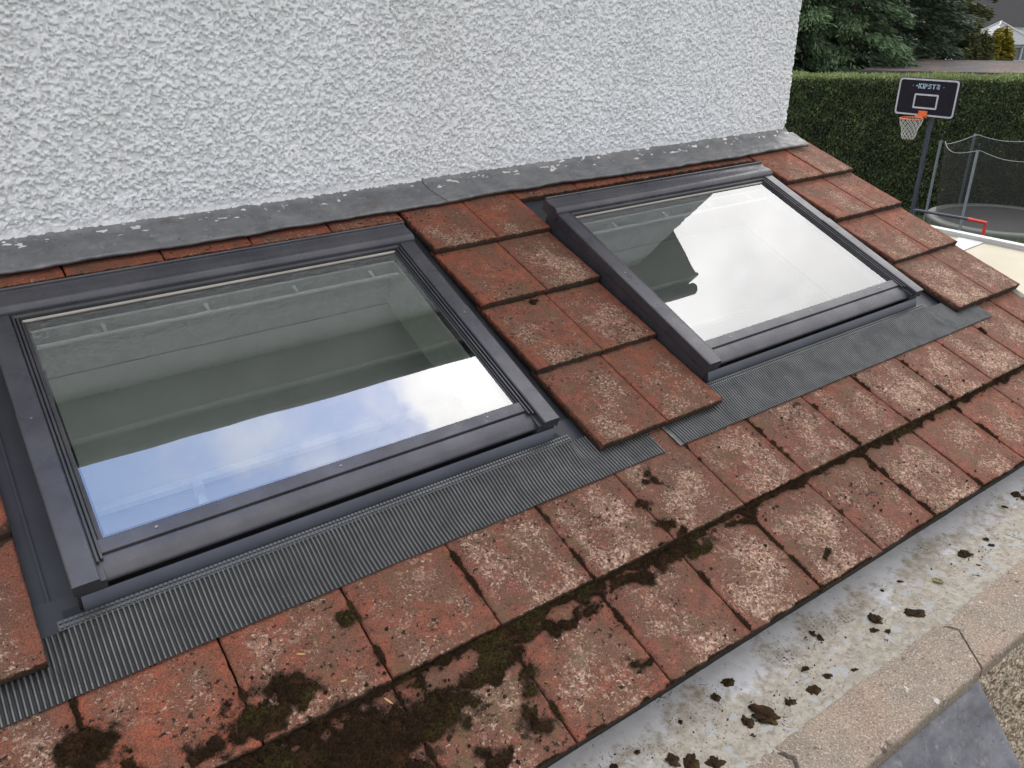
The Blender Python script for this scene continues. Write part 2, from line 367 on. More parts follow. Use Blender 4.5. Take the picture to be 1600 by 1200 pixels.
MT = dict(tile=mk_tile(), moss=mk_moss(), render=mk_render(), renderf=mk_render_far(), lead=mk_lead(), leadp=mk_lead('grey_lead_roof_sheet', (.10, .10, .118), (.19, .19, .205), False),
          ano=mk_ano(), ano2=mk_ano('anthracite_sash_aluminium', (.045, .045, .052), (.06, .06, .068), .36), dark=mk_plain('dark_flashing_tray', (.035, .037, .047), .5, .3),
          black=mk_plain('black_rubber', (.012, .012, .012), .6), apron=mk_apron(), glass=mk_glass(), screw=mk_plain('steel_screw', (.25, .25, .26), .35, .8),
          plaster=mk_plain('white_plaster_lining', (.82, .84, .80), .8, var=.06, sc=30, bump=.001, bsc=150), rail=mk_plain('white_lacquered_rail', (.8, .8, .78), .35),
          roomwall=mk_plain('pale_grey_room_wall', (.88, .88, .87), .8, var=.04), floor=mk_plain('pale_oak_room_floor', (.6, .56, .5), .6),
          spacer=mk_plain('beige_gasket', (.30, .28, .25), .6), gutter=mk_gutter(), roll=mk_plain('blue_grey_flashing_metal', (.055, .06, .078), .38, .4), punch=mk_plain('grey_punched_metal', (.085, .088, .092), .4, .5), coping=mk_coping(), pebble=mk_pebble(),
          pvc=mk_plain('white_painted_eaves_board', (.30, .30, .30), .5, var=.04), slate=mk_plain('dark_roof_slate', (.028, .025, .027), .7, bump=.01, bsc=12),
          mortar=mk_plain('grey_verge_mortar', (.18, .17, .155), .9, bump=.003, bsc=90), deck=mk_plain('black_roof_felt', (.012, .011, .011), .9))

# ================================================================== the white house
HY = 0.05; HE = 2.52
house = empty('white_house', (HE, HY, G), 'large white roughcast house wall rising behind the tiled lean-to roof', 'house')
def roughcast(name='rendered_wall', st=.0031, za=.040, zb=1.062):
    z = np.arange(za, zb, st)
    r = .022; pa = np.arange(-2.15, HE - r, st); arc = np.arange(0, math.pi / 2, st / r); pc = np.arange(0, .45, st * 2)
    X = np.r_[pa, HE - r + r * np.sin(arc), np.full(len(pc), HE)]; Y = np.r_[np.full(len(pa), HY), HY + r - r * np.cos(arc), HY + r + pc]
    NX = np.r_[np.zeros(len(pa)), np.sin(arc), np.ones(len(pc))]; NY = np.r_[-np.ones(len(pa)), -np.cos(arc), np.zeros(len(pc))]
    P = np.r_[pa, pa[-1] + arc * r, pa[-1] + r * math.pi / 2 + pc]
    pp, zz = np.meshgrid(P, z, indexing='ij')
    wx = pp + .010 * (fbm(pp, zz, .02, 2, 3) - .5); wz = zz + .010 * (fbm(pp, zz, .025, 2, 1) - .5)
    a = fbm(wx, wz * .85, .0095, 3, 0, .65); b = fbm(wx, wz, .0068, 2, 2, .6); c = fbm(pp, zz, .25, 3, 4)
    blob = sst(a, .36, .62); rid = 1 - np.abs(2 * b - 1)
    h = .0070 * blob + .0042 * rid * (.4 + .6 * blob) + .006 * (c - .5)
    h = h * (.25 + .75 * sst(zz, .044, .085)) + .002
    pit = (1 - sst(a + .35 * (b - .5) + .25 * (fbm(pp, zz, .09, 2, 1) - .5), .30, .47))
    V = np.stack([X[:, None] + NX[:, None] * h, Y[:, None] + NY[:, None] * h, zz + 0 * h], -1)
    if za < .1: V[:, 0, 2] += .004 * (fbm(P, P * 0, .12, 3) - .5) - .002
    F = gridF(*V.shape[:2]); V2 = V.reshape(-1, 3)
    # the drip under its foot
    foot = V[:, 0, :].copy(); back = foot.copy(); back[:, 0] -= NX * .03; back[:, 1] -= NY * .03; n0 = len(V2)
    V3 = np.concatenate([V2, foot, back]); k = np.arange(len(P) - 1); n = len(P)
    F = np.concatenate([F, np.stack([n0 + k, n0 + k + 1, n0 + n + k + 1, n0 + n + k], 1)])
    pit = np.r_[pit.ravel(), np.full(2 * n, .6)]
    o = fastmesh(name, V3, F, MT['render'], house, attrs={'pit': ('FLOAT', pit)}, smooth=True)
    return o
roughcast()
roughcast('rendered_wall', .0056, 1.0615, 1.615)
b = MB(); b.box(((-9 + HE) / 2, HY + .175, (1.06 + 1.64) / 2), (HE + 9, .31, .58)); b.box(((-9 - 2.15) / 2, HY + .17, .55), (9 - 2.15, .34, 1.02))
b.box((HE - .17, HY + 4.3, (G + 1.64) / 2), (.335, 7.6, 1.64 - G)); b.box(((-9 + HE) / 2, HY + .24, (G + .03) / 2), (HE + 8.98, .2, .03 - G))
b.box((HE - .17, HY + .46, (G + 1.06) / 2), (.3, .3, 1.06 - G))
link('upper_wall', b, MT['renderf'], house)
ZS = 1.62
b = MB(); b.box(((-9 + 3.0) / 2, HY - .09, ZS), (12.0, .18, .02)); b.box((2.76, HY + 4, ZS), (.48, 8, .018)); link('soffit_board', b, MT['pvc'], house)
b = MB(); b.box(((-9 + 3.01) / 2, HY - .192, ZS + .08), (12.01, .025, .19)); link('fascia_board', b, MT['pvc'], house)
b = MB()
P = [(HY - .252 + .048 * math.cos(t), ZS + .13 + .06 * math.sin(t)) for t in np.linspace(math.pi, 2 * math.pi, 9)]; Q = [(y * 1. + (.004 if y < HY - .252 else -.004), z + .004) for y, z in P][::-1]
b.extr([(-9, y, z) for y, z in P + Q], [(3.03, y, z) for y, z in P + Q]); link('rain_gutter', b, mk_plain('black_gutter_plastic', (.03, .03, .03), .4), house)
b = MB(); sl_ = math.tan(math.radians(38)); y0, z0, y1 = HY - .23, ZS + .17, 4.2
b.extr([(-9, y0, z0), (-9, y1, z0 + (y1 - y0) * sl_), (-9, y1, z0 + (y1 - y0) * sl_ - .08), (-9, y0, z0 - .08 + .05)], [(3.02, y0, z0), (3.02, y1, z0 + (y1 - y0) * sl_), (3.02, y1, z0 + (y1 - y0) * sl_ - .08), (3.02, y0, z0 - .08 + .05)])
b.extr([(-9, 8.4, z0), (-9, y1 + .01, z0 + (y1 - y0) * sl_), (-9, y1 + .01, z0 + (y1 - y0) * sl_ - .08), (-9, 8.4, z0 - .03)], [(3.02, 8.4, z0), (3.02, y1 + .01, z0 + (y1 - y0) * sl_), (3.02, y1 + .01, z0 + (y1 - y0) * sl_ - .08), (3.02, 8.4, z0 - .03)])
link('slate_roof', b, MT['slate'], house)
b = MB(); b.extr([(HE - .3, .1, ZS + .02), (HE - .3, 8, ZS + .02), (HE - .3, 4.1, z0 + 3.9 * sl_)], [(HE, .1, ZS + .02), (HE, 8, ZS + .02), (HE, 4.1, z0 + 3.9 * sl_)]); link('gable_wall', b, MT['renderf'], house)
# lead flashing along the foot of the wall
def flashing():
    pieces = [(-2.4, .225, 0.), (.20, 2.575, .003)]
    for a0, a1, lift in pieces:
        us = np.arange(a0, a1 + .001, .006); n = len(us)
        prof = [(.060, .078), (.058, .062), (.053, .048), (.047, .037), (.038, .027), (.024, .0195)]  # y,z
        rows = []; sp = []
        for k, (y, z) in enumerate(prof):
            rows.append(np.stack([us, np.full(n, y - lift), z + lift + .0015 * (fbm(us, us * 0 + k * .01, .06, 3) - .5)], -1)); sp.append(np.full(n, 1. if k >= 1 else .6))
        smax = .086 + .010 * (fbm(us, us * 0, .16, 3, 1) - .5) * 2 + .006 * (fbm(us, us * 0 + 3, .04, 2, 2) - .5) - .012 * sst(us, .2, .5) * (1 - sst(us, .9, 1.3))
        for k, q in enumerate(np.linspace(0.0, 1, 16)):
            s_ = -.008 + (smax + .008) * q
            h = .0075 + lift + .0055 * (fbm(us, s_ * 3, .045, 3, 2) - .5) + .003 * (fbm(us, s_, .13, 2) - .5) - .004 * q
            rows.append(W3(us, s_, h)); sp.append(np.full(n, 1 - min(1, q * 2.2)))
        s_ = smax; rows.append(W3(us, s_ + .0005, -.004)); sp.append(np.zeros(n))
        X = np.stack(rows, 1); spv = np.stack(sp, 1)
        if a0 < 0:   # the lap: cut on the skew
            dx = np.linspace(0, 1, X.shape[1]) * .0; 
            X[:, :, 0] += (us > .1)[:, None] * 0
        sk = np.linspace(-.03, .02, X.shape[1]) * (1 if a0 > 0 else 0); X[0, :, 0] += sk * 1; 
        if a0 > 0: X[1, :, 0] += sk * .8; X[2, :, 0] += sk * .5
        if a0 > 0:   # right end past the house corner is dressed flat
            e = us > HE - .02; drop = sst(us, HE - .03, HE + .03)[:, None]
            flat = (X[:, 6:7, :] + np.array([0, .0, 0]))
            for k in range(6):
                yy = prof[k][0]; zz = (.4226 * min(yy, .03) + .009)
                
                X[:, k, 2] = X[:, k, 2] * (1 - drop[:, 0]) + zz * drop[:, 0]; X[:, k, 1] = X[:, k, 1] * (1 - drop[:, 0]) + (.040 - k * .004) * drop[:, 0]
        V = X.reshape(-1, 3); F = gridF(*X.shape[:2])
        o = fastmesh('lead_flashing', V, F, MT['lead'], house, attrs={'sp': ('FLOAT', spv.ravel() * (1 if a0 > 0 else .93))}, smooth=True)
        so_ = o.modifiers.new('thickness', 'SOLIDIFY'); so_.thickness = .002; so_.offset = -1
flashing()

# ================================================================== the lean-to
ext = empty('lean_to_extension', (0.3, -1.0, G), 'single storey lean-to with mossy red clay tile roof and two roof windows', 'extension')
BL = [(-1.20, 1.715, .085, .045, .9), (-1.12, 1.685, .055, .05, .95), (-1.30, 1.735, .05, .03, .8), (-1.24, 1.66, .03, .02, .6), (-1.03, 1.88, .19, .11, 1.0), (-.84, 1.88, .10, .07, .9), (-.69, 1.84, .13, .035, .95),
      (-.64, 2.0, .04, .05, .8), (-1.02, 1.98, .14, .10, 1.0), (-1.25, 1.86, .12, .08, 1.), (-.35, 2.02, .05, .03, .7), (-.77, 2.03, .05, .035, .7), (.118, 1.565, .022, .05, .75), (.007, 1.715, .035, .025, .85), (.05, 1.765, .03, .02, .7),
      (-.02, 1.634, .03, .03, .6), (-1.55, 1.045, .05, .022, .9), (-1.53, .90, .03, .05, .5), (.24, .725, .035, .012, .9), (-1.5, 1.62, .05, .06, .75), (-.9, 1.59, .035, .03, .7), (-1.42, 1.68, .05, .05, .5), (-.60, 1.92, .05, .05, .5),
      (.28, 1.80, .08, .02, .7), (.0, 1.81, .16, .028, .9), (-.2, 1.81, .12, .03, .85), (1.05, 1.79, .03, .014, .8), (1.5, 1.785, .03, .012, .8), (.9, 1.85, .02, .012, .7), (.42, 2.0, .03, .02, .8), (-.45, 1.83, .15, .02, .8), (.86, 1.53, .02, .02, .5), (1.1, 1.81, .02, .012, .7)]
def mossf(u, s):
    u = np.asarray(u, float); s = np.asarray(s, float)
    wu = u + .13 * (fbm(u, s, .07, 4, 1, .6) - .5); ws = s + .09 * (fbm(u, s, .06, 4, 2, .6) - .5)
    m_ = np.zeros(np.broadcast(u, s).shape)
    for a, b_, ru, rs, k in BL: m_ = np.maximum(m_, k * np.exp(-1.1 * (((wu - a) / ru) ** 2 + ((ws - b_) / rs) ** 2)))
    n = fbm(u, s, .05, 4, 3); n2 = fbm(u, s, .02, 3, 0); n3 = fbm(u, s * 0, .35, 2, 2)
    lw = .34 + .9 * sst(-u, -1.0, 1.1)      # heavier towards the left
    d = s - S[5]; band = np.exp(-(np.clip(d, 0, 9) / (.010 + .052 * sst(n, .35, .75) * lw)) ** 2) * (d > -.001) * (.6 + .8 * n)
    m_ = np.maximum(m_, np.clip(band * (.6 + .7 * n3), 0, 1))
    for j in (1, 2, 3, 4):
        d = s - S[j]; bb = np.exp(-(np.clip(d, 0, 9) / (.004 + .006 * n)) ** 2) * (d > -.001) * (.2 + .8 * n); m_ = np.maximum(m_, bb)
    seam = np.abs((u / .3) - np.round(u / .3)) * .3; m_ = np.maximum(m_, np.exp(-(seam / (.0018 + .008 * sst(n, .5, .8) * lw)) ** 2) * sst(n, .44, .62) * (s > S[4]) * .75)
    d = S[6] - s; m_ = np.maximum(m_, np.exp(-(np.clip(d, 0, 9) / (.003 + .004 * n)) ** 2) * sst(n, .42, .55) * .7)
    return m_ * (.35 + 1.3 * n2) * sst(s, .3, .5)
def surf_h(u, s, j):       # tile surface of course j at s
    lift = np.where(np.asarray(s) < -9, 0, 0)
    return -.026 * (S[j] - s) / (S[j] - S[j - 1])
TV, TF, TTC, TTD, TMS, TTX, TN = [], [], [], [], [], [], 0
def tile(u0, u1, j, s0=None, s1=None, lift=0., th=.021, st=.0045, fade=0, rag=1.):
    global TN
    r_ = rng.random(4); s0 = S[j - 1] - .03 if s0 is None else s0; cut = s1 is not None; s1 = S[j] + (r_[0] - .5) * .006 if s1 is None else s1
    u0 += .0018 + r_[1] * .0012; u1 -= .0018 + r_[2] * .0012
    nu = max(4, int((u1 - u0) / st)); ns = max(4, int((s1 - s0) / st))
    uu, ss = np.meshgrid(np.linspace(u0, u1, nu), np.linspace(s0, s1, ns), indexing='ij')
    q = (ss - s0) / (s1 - s0)
    ragg = (fbm(uu, uu * 0 + j, .012, 3, 2) - .5) * .0055 * rag; ss2 = ss + ragg * sst(q, .9, 1.)
    ue = (fbm(ss, ss * 0 + j + u0, .03, 3, 1) - .5) * .0028 * rag; x = (uu - u0) / (u1 - u0); uu2 = uu + ue * (sst(x, .93, 1) + sst(1 - x, .93, 1))
    h = surf_h(uu, ss, j) + lift + (r_[3] - .5) * .003 + (x - .5) * (r_[0] - .5) * .004
    h = h + .0016 * (fbm(uu, ss, .035, 4, 0) - .5) + .0009 * (fbm(uu, ss, .009, 2, 3) - .5)
    de = np.minimum(np.minimum(uu - u0, u1 - uu), s1 - ss); h = h - .0028 * (1 - sst(de, 0, .006)) * (.7 + .6 * fbm(uu, ss, .02, 2, 1))
    def pad(a, e=0): return np.pad(a, 1, mode='edge') + e
    U_, S_ = pad(uu2), pad(ss2); H_ = pad(h); H_[0, :] -= th; H_[-1, :] -= th; H_[:, -1] -= th; H_[:, 0] -= th
    H_[0, -1] += th * 0
    V = W3(U_, S_, H_); n = U_.shape
    off = rng.random(2) * 60
    rd = {1: .95, 2: .45, 3: .38, 4: .22, 5: .08, 6: .05}[j]; redv = np.clip(rd + .35 * (rng.random() - .5) + (.25 if u0 < -1.5 else 0), 0, 1)
    if j == 1: redv = .95 - .5 * pad(sst(ss, .14, .34))
    if u0 < -.9 and j >= 5: redv = np.clip(redv + .35, 0, 1)
    vq = pad(np.clip((ss - S[j - 1]) / (S[j] - S[j - 1]), -.2, 1)); 
    ms = pad(mossf(uu, ss)); edge = np.zeros(n); edge[:, -1] = .9; edge[:, -2] = .42; edge[0, :] = .7; edge[-1, :] = .7; edge[1, :] = .2; edge[-2, :] = .2; ms = np.maximum(ms, edge)
    TV.append(V.reshape(-1, 3)); TF.append(gridF(n[0], n[1], TN)); TN += n[0] * n[1]
    TTC.append(np.stack([U_ + off[0], S_ + off[1], H_], -1).reshape(-1, 3)); TTD.append(np.stack([np.full(n, r_[2] if r_[2] < .8 else 1), vq, np.zeros(n) + redv], -1).reshape(-1, 3)); TMS.append(ms.ravel()); TTX.append(pad(x).ravel())
# full courses under and below the windows
k0 = -8
for j in (5, 6):
    for k in range(k0, 8): tile(.3 * k, .3 * k + .3, j, st=.0045 if k > -7 else .02)
    tile(2.4, VERGE, j)
tile(-2.4, -2.1, 6, st=.02)
for j in (1, 2, 3, 4):
    lf = .008 if j == 4 else .003
    tile(.011, .2925 + .008 * (j < 4), j, lift=lf, th=.026); tile(.2925 + .008 * (j < 4), .564, j, lift=lf, th=.026)
    tile(2.095 + rng.random() * .01, 2.405, j, lift=lf, th=.026); tile(2.405, VERGE, j, lift=lf, th=.026)
    tile(-1.83, -1.52, j, lift=lf); tile(-2.13, -1.83, j, st=.02, lift=lf)
# the cut course above the windows
for k in range(-5, 0): tile(.3 * k, .3 * k + .3, 1, s1=.128, th=.020)
tile(-1.52, -1.5, 1, s1=.128, th=.020)
for a_, b_ in ((.6, .9), (.9, 1.2), (1.2, 1.5), (1.5, 1.8), (1.8, 2.09)): tile(a_ - (.036 if a_ == .6 else 0), b_, 1, s1=.112, th=.027, rag=2.4)
fastmesh('clay_tile_covering', np.concatenate(TV), np.concatenate(TF), MT['tile'], ext,
         attrs={'tc': ('FLOAT_VECTOR', np.concatenate(TTC)), 'td': ('FLOAT_VECTOR', np.concatenate(TTD)), 'ms': ('FLOAT', np.concatenate(TMS)), 'tx': ('FLOAT', np.concatenate(TTX))}, smooth=True)
# felted deck under the tiles, with the two openings
b = MB(); e = .045
def deck(u0, u1, s0, s1): b.rbox(u0, u1, s0, s1, -.20, -.052)
deck(-2.4, WIN[0] - .62, .0, 2.03); deck(WIN[0] + .62, WIN[1] - .62, .0, 2.03); deck(WIN[1] + .62, VERGE - .03, 0., 2.03)
for c in WIN: deck(c - .62, c + .62, .0, .33); deck(c - .62, c + .62, 1.24, 2.03)
link('roof_deck', b, MT['deck'], ext)
b = MB(); e = 0
def ceil_(u0, u1, s0, s1): b.rbox(u0, u1, s0, s1, -.215, -.2015)
ceil_(-2.19, WIN[0] - .60, .0, 2.0); ceil_(WIN[0] + .60, WIN[1] - .60, .0, 2.0); ceil_(WIN[1] + .60, 2.5, 0., 2.0)
for c in WIN: ceil_(c - .60, c + .60, .0, .384); ceil_(c - .60, c + .60, 1.25, 2.0)
link('plaster_ceiling', b, MT['plaster'], ext)
b = MB(); b.rbox(VERGE - .05, VERGE - .006, .0, 2.09, -.052, -.022); link('verge_mortar', b, MT['mortar'], ext)
b = MB(); b.extr([tuple(W3(VERGE - .06, .0, -.06)), tuple(W3(VERGE - .06, 2.03, -.06)), (VERGE - .06, -2.03 * CA, G), (VERGE - .06, 0.02, G)], [tuple(W3(VERGE - .25, .0, -.06)), tuple(W3(VERGE - .25, 2.03, -.06)), (VERGE - .25, -2.03 * CA, G), (VERGE - .25, 0.02, G)])
link('side_wall', b, MT['renderf'], ext)
# the room below
RF = -3.3
b = MB()
b.box((.15, -.272, (RF - .325) / 2), (4.7, .02, -RF - .325));
b.box((.15, -1.9, (RF - 1.05) / 2), (4.7, .02, -RF - 1.05))
link('room_wall', b, MT['roomwall'], ext)
b = MB(); b.add([(-2.2, -1.88, RF), (-2.2, -.01, RF), (-2.2, -.01, -.35), (-2.2, -1.88, -1.0)], [(0, 1, 2, 3)]); link('added_daylight_pane', b, MT['glass'], ext)  # unseen glazed end, added to let more daylight into the room
b = MB()
for y in (-1.86, -.95, -.03): b.box((-2.2, y, (RF - 1.) / 2), (.05, .06, -RF - 1.0))
link('added_daylight_frame', b, MT['rail'], ext)
b = MB(); b.box((.15, -.95, RF), (4.7, 1.92, .02)); link('room_floor', b, MT['floor'], ext)

# ------------------------------------------------------------------ roof windows
def sec_s(b, prof, u0, u1):    # prof in (s,h), run along u
    b.extr([tuple(W3(u0, s_, h)) for s_, h in prof], [tuple(W3(u1, s_, h)) for s_, h in prof])
def sec_u(b, prof, s0, s1):    # prof in (u,h), run along s
    b.extr([tuple(W3(u, s0, h)) for u, h in prof], [tuple(W3(u, s1, h)) for u, h in prof])
def roof_window(c, label, ap, ident):
    root = bpy.data.objects.new('roof_window', None); root.parent = ext; COL.objects.link(root); root['label'] = label
    a = WH
    # outer frame casing
    b = MB()
    for s_ in (-1, 1):
        o1, o2 = sorted((c + s_ * (a - .004), c + s_ * (a - .07))); b.rbox(o1, o2, .30, 1.292, -.035, .052)
    b.rbox(c - a + .07, c + a - .07, .30, .345, -.035, .045)
    link('frame_casing', b, MT['ano'], root, bevel=.002)
    # tray at the sides and above, lying under the tiles
    b = MB()
    for s_ in (-1, 1):
        o1, o2 = sorted((c + s_ * (a - .006), c + s_ * (a + (.24 if s_ > 0 else .1)))); b.rbox(o1, o2, .14, 1.243, -.0505, -.0485); b.rbox(o1, o2, 1.239, 1.325, -.047, -.038)
        x = c + s_ * (a + .05); b.rbox(x - .003, x + .003, .14, 1.30, -.048, -.040)
    b.rbox(c - a, c + a, .10, .31, -.048, -.046); link('side_tray', b, MT['dark'], root)
    # caps: upper and lower lengths either side
    for s_ in (-1, 1):
        def pr(hh, o=0): 
            P_ = [(a + o, .030), (a + o, hh - .004), (a - .004, hh), (a - .054, hh), (a - .0575, hh - .003), (a - .0575, .045), (a - .054, .045), (a - .052, hh - .008), (a - .008, hh - .008), (a - .003 + o, .030)]
            P_ = [(c + s_ * x, y) for x, y in P_]; return P_ if s_ > 0 else P_[::-1]
        b = MB(); sec_u(b, pr(.0685), .34, .746); link('side_cover', b, MT['ano'], root, bevel=.0012)
        b = MB(); sec_u(b, pr(.0705, .001), .742, 1.297)
        o1, o2 = sorted((c + s_ * (a - .001), c + s_ * (a - .055))); b.rbox(o1, o2, 1.2945, 1.2965, .040, .069)
        lo = link('side_cover', b, MT['ano'], root, bevel=.0012)
        for ss_ in (.775,):
            b = MB(); b.add([tuple(W3(c + s_ * (a - .029) + .0035 * math.cos(t), ss_ + .0035 * math.sin(t), .0705 + k * .0015)) for k in (0, 1) for t in np.linspace(0, 2 * math.pi, 9)[:-1]],
                  [(i, (i + 1) % 8, 8 + (i + 1) % 8, 8 + i) for i in range(8)] + [tuple(range(8, 16))])
            link('cover_screw', b, MT['screw'], root)
        # sash ribs beside the glass
        b = MB()
        for x0, x1, h1, e1 in ((.0605, .0665, .064, 1.247), (.070, .0765, .0605, 1.24), (.079, .083, .056, 1.19)):
            o1, o2 = sorted((c + s_ * (a - x0), c + s_ * (a - x1))); b.rbox(o1, o2, .352, e1, .02, h1)
        o1, o2 = sorted((c + s_ * (a - .058), c + s_ * (a - .090))); b.rbox(o1, o2, .352, 1.19, .02, .050)
        link('sash_side_rail', b, MT['ano2'], root, bevel=.0015)
    # top: hood, sash top rail, gasket strip
    b = MB(); sec_s(b, [(.268, .050), (.268, .086), (.272, .0905), (.277, .089), (.280, .081), (.300, .0785), (.322, .083), (.338, .0855), (.350, .083), (.359, .077), (.364, .069), (.366, .050), (.362, .050), (.359, .066), (.34, .072), (.285, .072), (.272, .075), (.272, .050)], c - a - .004, c + a + .004)
    for s_ in (-1, 1):
        o1, o2 = sorted((c + s_ * (a + .003), c + s_ * (a - .001))); sec_s(b, [(.27, .032), (.27, .080), (.335, .080), (.355, .074), (.362, .066), (.362, .032)], o1 - .0006 + .001 * s_, o2 + .0006 + .001 * s_)
    link('hood_cover', b, MT['ano'], root, bevel=.001)
    b = MB(); sec_s(b, [(.345, .02), (.345, .067), (.372, .062), (.376, .056), (.378, .02)], c - a + .059, c + a - .059); link('sash_top_rail', b, MT['ano2'], root, bevel=.0015)
    b = MB(); sec_s(b, [(.3785, .02), (.3785, .052), (.386, .0505), (.387, .02)], c - a + .084, c + a - .084); link('gasket_strip', b, MT['spacer'], root)
    # glass
    gu = a - .085
    b = MB(); b.add([tuple(W3(c + x, s_, .0475)) for x, s_ in ((-gu, .384), (gu, .384), (gu, 1.192), (-gu, 1.192))], [(0, 3, 2, 1)]); link('glass_pane', b, MT['glass'], root)
    b = MB()
    for z_ in (0,):
        b.rbox(c - gu, c + gu, .387, .401, .028, .0465); b.rbox(c - gu, c + gu, 1.172, 1.19, .028, .0465)
        for s_ in (-1, 1):
            o1, o2 = sorted((c + s_ * gu, c + s_ * (gu - .010))); b.rbox(o1, o2, .401, 1.172, .028, .0465)
    link('glass_edge_seal', b, MT['black'], root)
    # bottom: sash rail with screws, sloping cladding, recess, roll
    b = MB(); sec_s(b, [(1.184, .03), (1.184, .0555), (1.187, .0575), (1.222, .056), (1.2245, .053), (1.2245, .03)], c - a + .076, c + a - .076); link('sash_bottom_rail', b, MT['ano'], root, bevel=.0008)
    for x in (-.47, 0, .47):
        b = MB(); b.add([tuple(W3(c + x + .004 * math.cos(t) * (1 if k < 2 else .3), 1.203 + .004 * math.sin(t) * (1 if k < 2 else .3), .0568 + (.0012 if k == 1 else .0004 * (k == 2)))) for k in (0, 1, 2) for t in np.linspace(0, 2 * math.pi, 9)[:-1]],
              [(i, (i + 1) % 8, 8 + (i + 1) % 8, 8 + i) for i in range(8)] + [(8 + i, 8 + (i + 1) % 8, 16 + (i + 1) % 8, 16 + i) for i in range(8)] + [tuple(range(16, 24))])
        link('rail_screw', b, MT['screw'], root)
    b = MB(); sec_s(b, [(1.224, .02), (1.224, .048), (1.230, .050), (1.258, .047), (1.276, .042), (1.283, .036), (1.2845, .030), (1.282, .028), (1.279, .034), (1.255, .040), (1.23, .02)], c - a + .004, c + a - .004); link('bottom_cladding', b, MT['ano'], root, bevel=.0008)
    b = MB(); b.rbox(c - a + .006, c + a - .006, 1.245, 1.268, -.035, .035); link('frame_sill', b, MT['ano2'], root)
    # flashing foot: upstand roll, punched strip
    b = MB(); pr = [(1.288, -.03), (1.288, .016), (1.290, .020), (1.294, .0225), (1.298, .021), (1.312, -.001), (1.3165, -.007), (1.3165, -.03)]
    sec_s(b, pr, c - a + .012, c + a - .012)
    for s_ in (-1, 1):
        o1, o2 = sorted((c + s_ * (a - .012), c + s_ * (a + .03))); sec_s(b, [(1.27, -.04), (1.30, -.026), (1.316, -.014), (1.322, -.014), (1.322, -.04)], o1, o2)
    link('flashing_roll', b, MT['roll'], root, auto=40)
    b = MB(); L_ = c + ap - .88 + .03; R_ = c + ap + .88 - .06
    L_, R_ = c - a - .045, c + a + .04
    b.rbox(L_, R_, 1.3155, 1.340, -.030, -.0075)
    for r0, r1 in ((1.3175, 1.3245), (1.329, 1.336)):
        for x in np.arange(L_ + .003, R_ - .008, .0105): b.rbox(x, x + .0072, r0, r1, -.0078, -.0035)
    link('punched_strip', b, MT['punch'], root)
    # pleated apron
    per = .0112; hw = .9865; u0 = c + ap - hw; npl = int(2 * hw / per)
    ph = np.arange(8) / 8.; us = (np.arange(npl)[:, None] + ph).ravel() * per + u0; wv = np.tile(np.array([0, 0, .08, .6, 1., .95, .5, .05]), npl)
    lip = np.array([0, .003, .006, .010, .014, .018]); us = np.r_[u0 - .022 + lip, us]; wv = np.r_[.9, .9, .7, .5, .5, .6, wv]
    ss = np.r_[np.linspace(1.332, 1.405, 9), np.linspace(1.41, 1.497, 14)]
    U_, S_ = np.meshgrid(us, ss, indexing='ij')
    S_ = S_ + ((S_ - 1.33) / .17) ** 2 * .006 * (fbm(U_, U_ * 0, .09, 3, 1) - .5)
    inn = sst(U_, c - a - .06, c - a - .02) * (1 - sst(U_, c + a + .02, c + a + .06))
    base = -.0105 * inn + -.0285 * (1 - inn); tgt = surf_h(U_, S_, 5) + .0035; t = sst(S_, 1.35, 1.47); base = base * (1 - t) + tgt * t
    base = np.maximum(base, surf_h(U_, S_, 5) + .0015) + .0035 * (fbm(U_, S_, .10, 2, 2) - .5) * sst(S_, 1.36, 1.42) * inn
    damp = 1 - .35 * (1 - inn) * (S_ < 1.42)
    U2 = U_ + .004 * (fbm(U_ * .7, S_, .12, 2, 3) - .5) * (S_ - 1.33) / .17
    H_ = base + .0052 * wv[:, None] * damp
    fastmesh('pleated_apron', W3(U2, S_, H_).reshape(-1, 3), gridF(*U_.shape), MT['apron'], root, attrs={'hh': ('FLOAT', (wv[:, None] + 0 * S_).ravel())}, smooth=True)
    so_ = COL.objects[-1] if False else None
    # linings of the opening and ventilation bar under the top rail
    D = -.185
    b = MB(); g = gu + .0
    b.rbox(c - g - .012, c + g + .012, .375, .384, D, .0); 
    for s_ in (-1, 1):
        o1, o2 = sorted((c + s_ * g, c + s_ * (g + .012))); b.rbox(o1, o2, .384, 1.19, D, .0)
    b.add([tuple(W3(c + x, q, h)) for q, h in ((1.186, 0), (1.24, D)) for x in (-g - .01, g + .01)] + [tuple(W3(c + x, q + .012, h)) for q, h in ((1.186, 0), (1.24, D)) for x in (-g - .01, g + .01)], [(0, 1, 3, 2), (4, 6, 7, 5), (0, 4, 5, 1), (2, 3, 7, 6), (0, 2, 6, 4), (1, 5, 7, 3)])
    link('opening_lining', b, MT['plaster'], root)
    b = MB()
    for s_ in (-1, 1):
        o1, o2 = sorted((c + s_ * (g - .012), c + s_ * (g + .02))); b.rbox(o1, o2, .388, 1.19, .0, .028)
    b.rbox(c - g, c + g, .388, .41, .0, .028); b.rbox(c - g, c + g, 1.16, 1.19, .0, .028); link('sash_inner_frame', b, MT['rail'], root, bevel=.002)
    b = MB(); b.rbox(c - g + .012, c + g - .012, .388, .400, -.028, -.0)
    b.tube([tuple(W3(c + x, .450, .002)) for x in (-g + .014, g - .014)], .0085, 10)
    for x in (-.40, -.10, .19, .47): b.extr([tuple(W3(c + x + q, s_, .012)) for q, s_ in ((0, .408), (.014, .408), (.011, .45), (.003, .45))], [tuple(W3(c + x + q, s_, .006)) for q, s_ in ((0, .408), (.014, .408), (.011, .45), (.003, .45))])
    link('ventilation_bar', b, MT['rail'], root, auto=40)
    return root
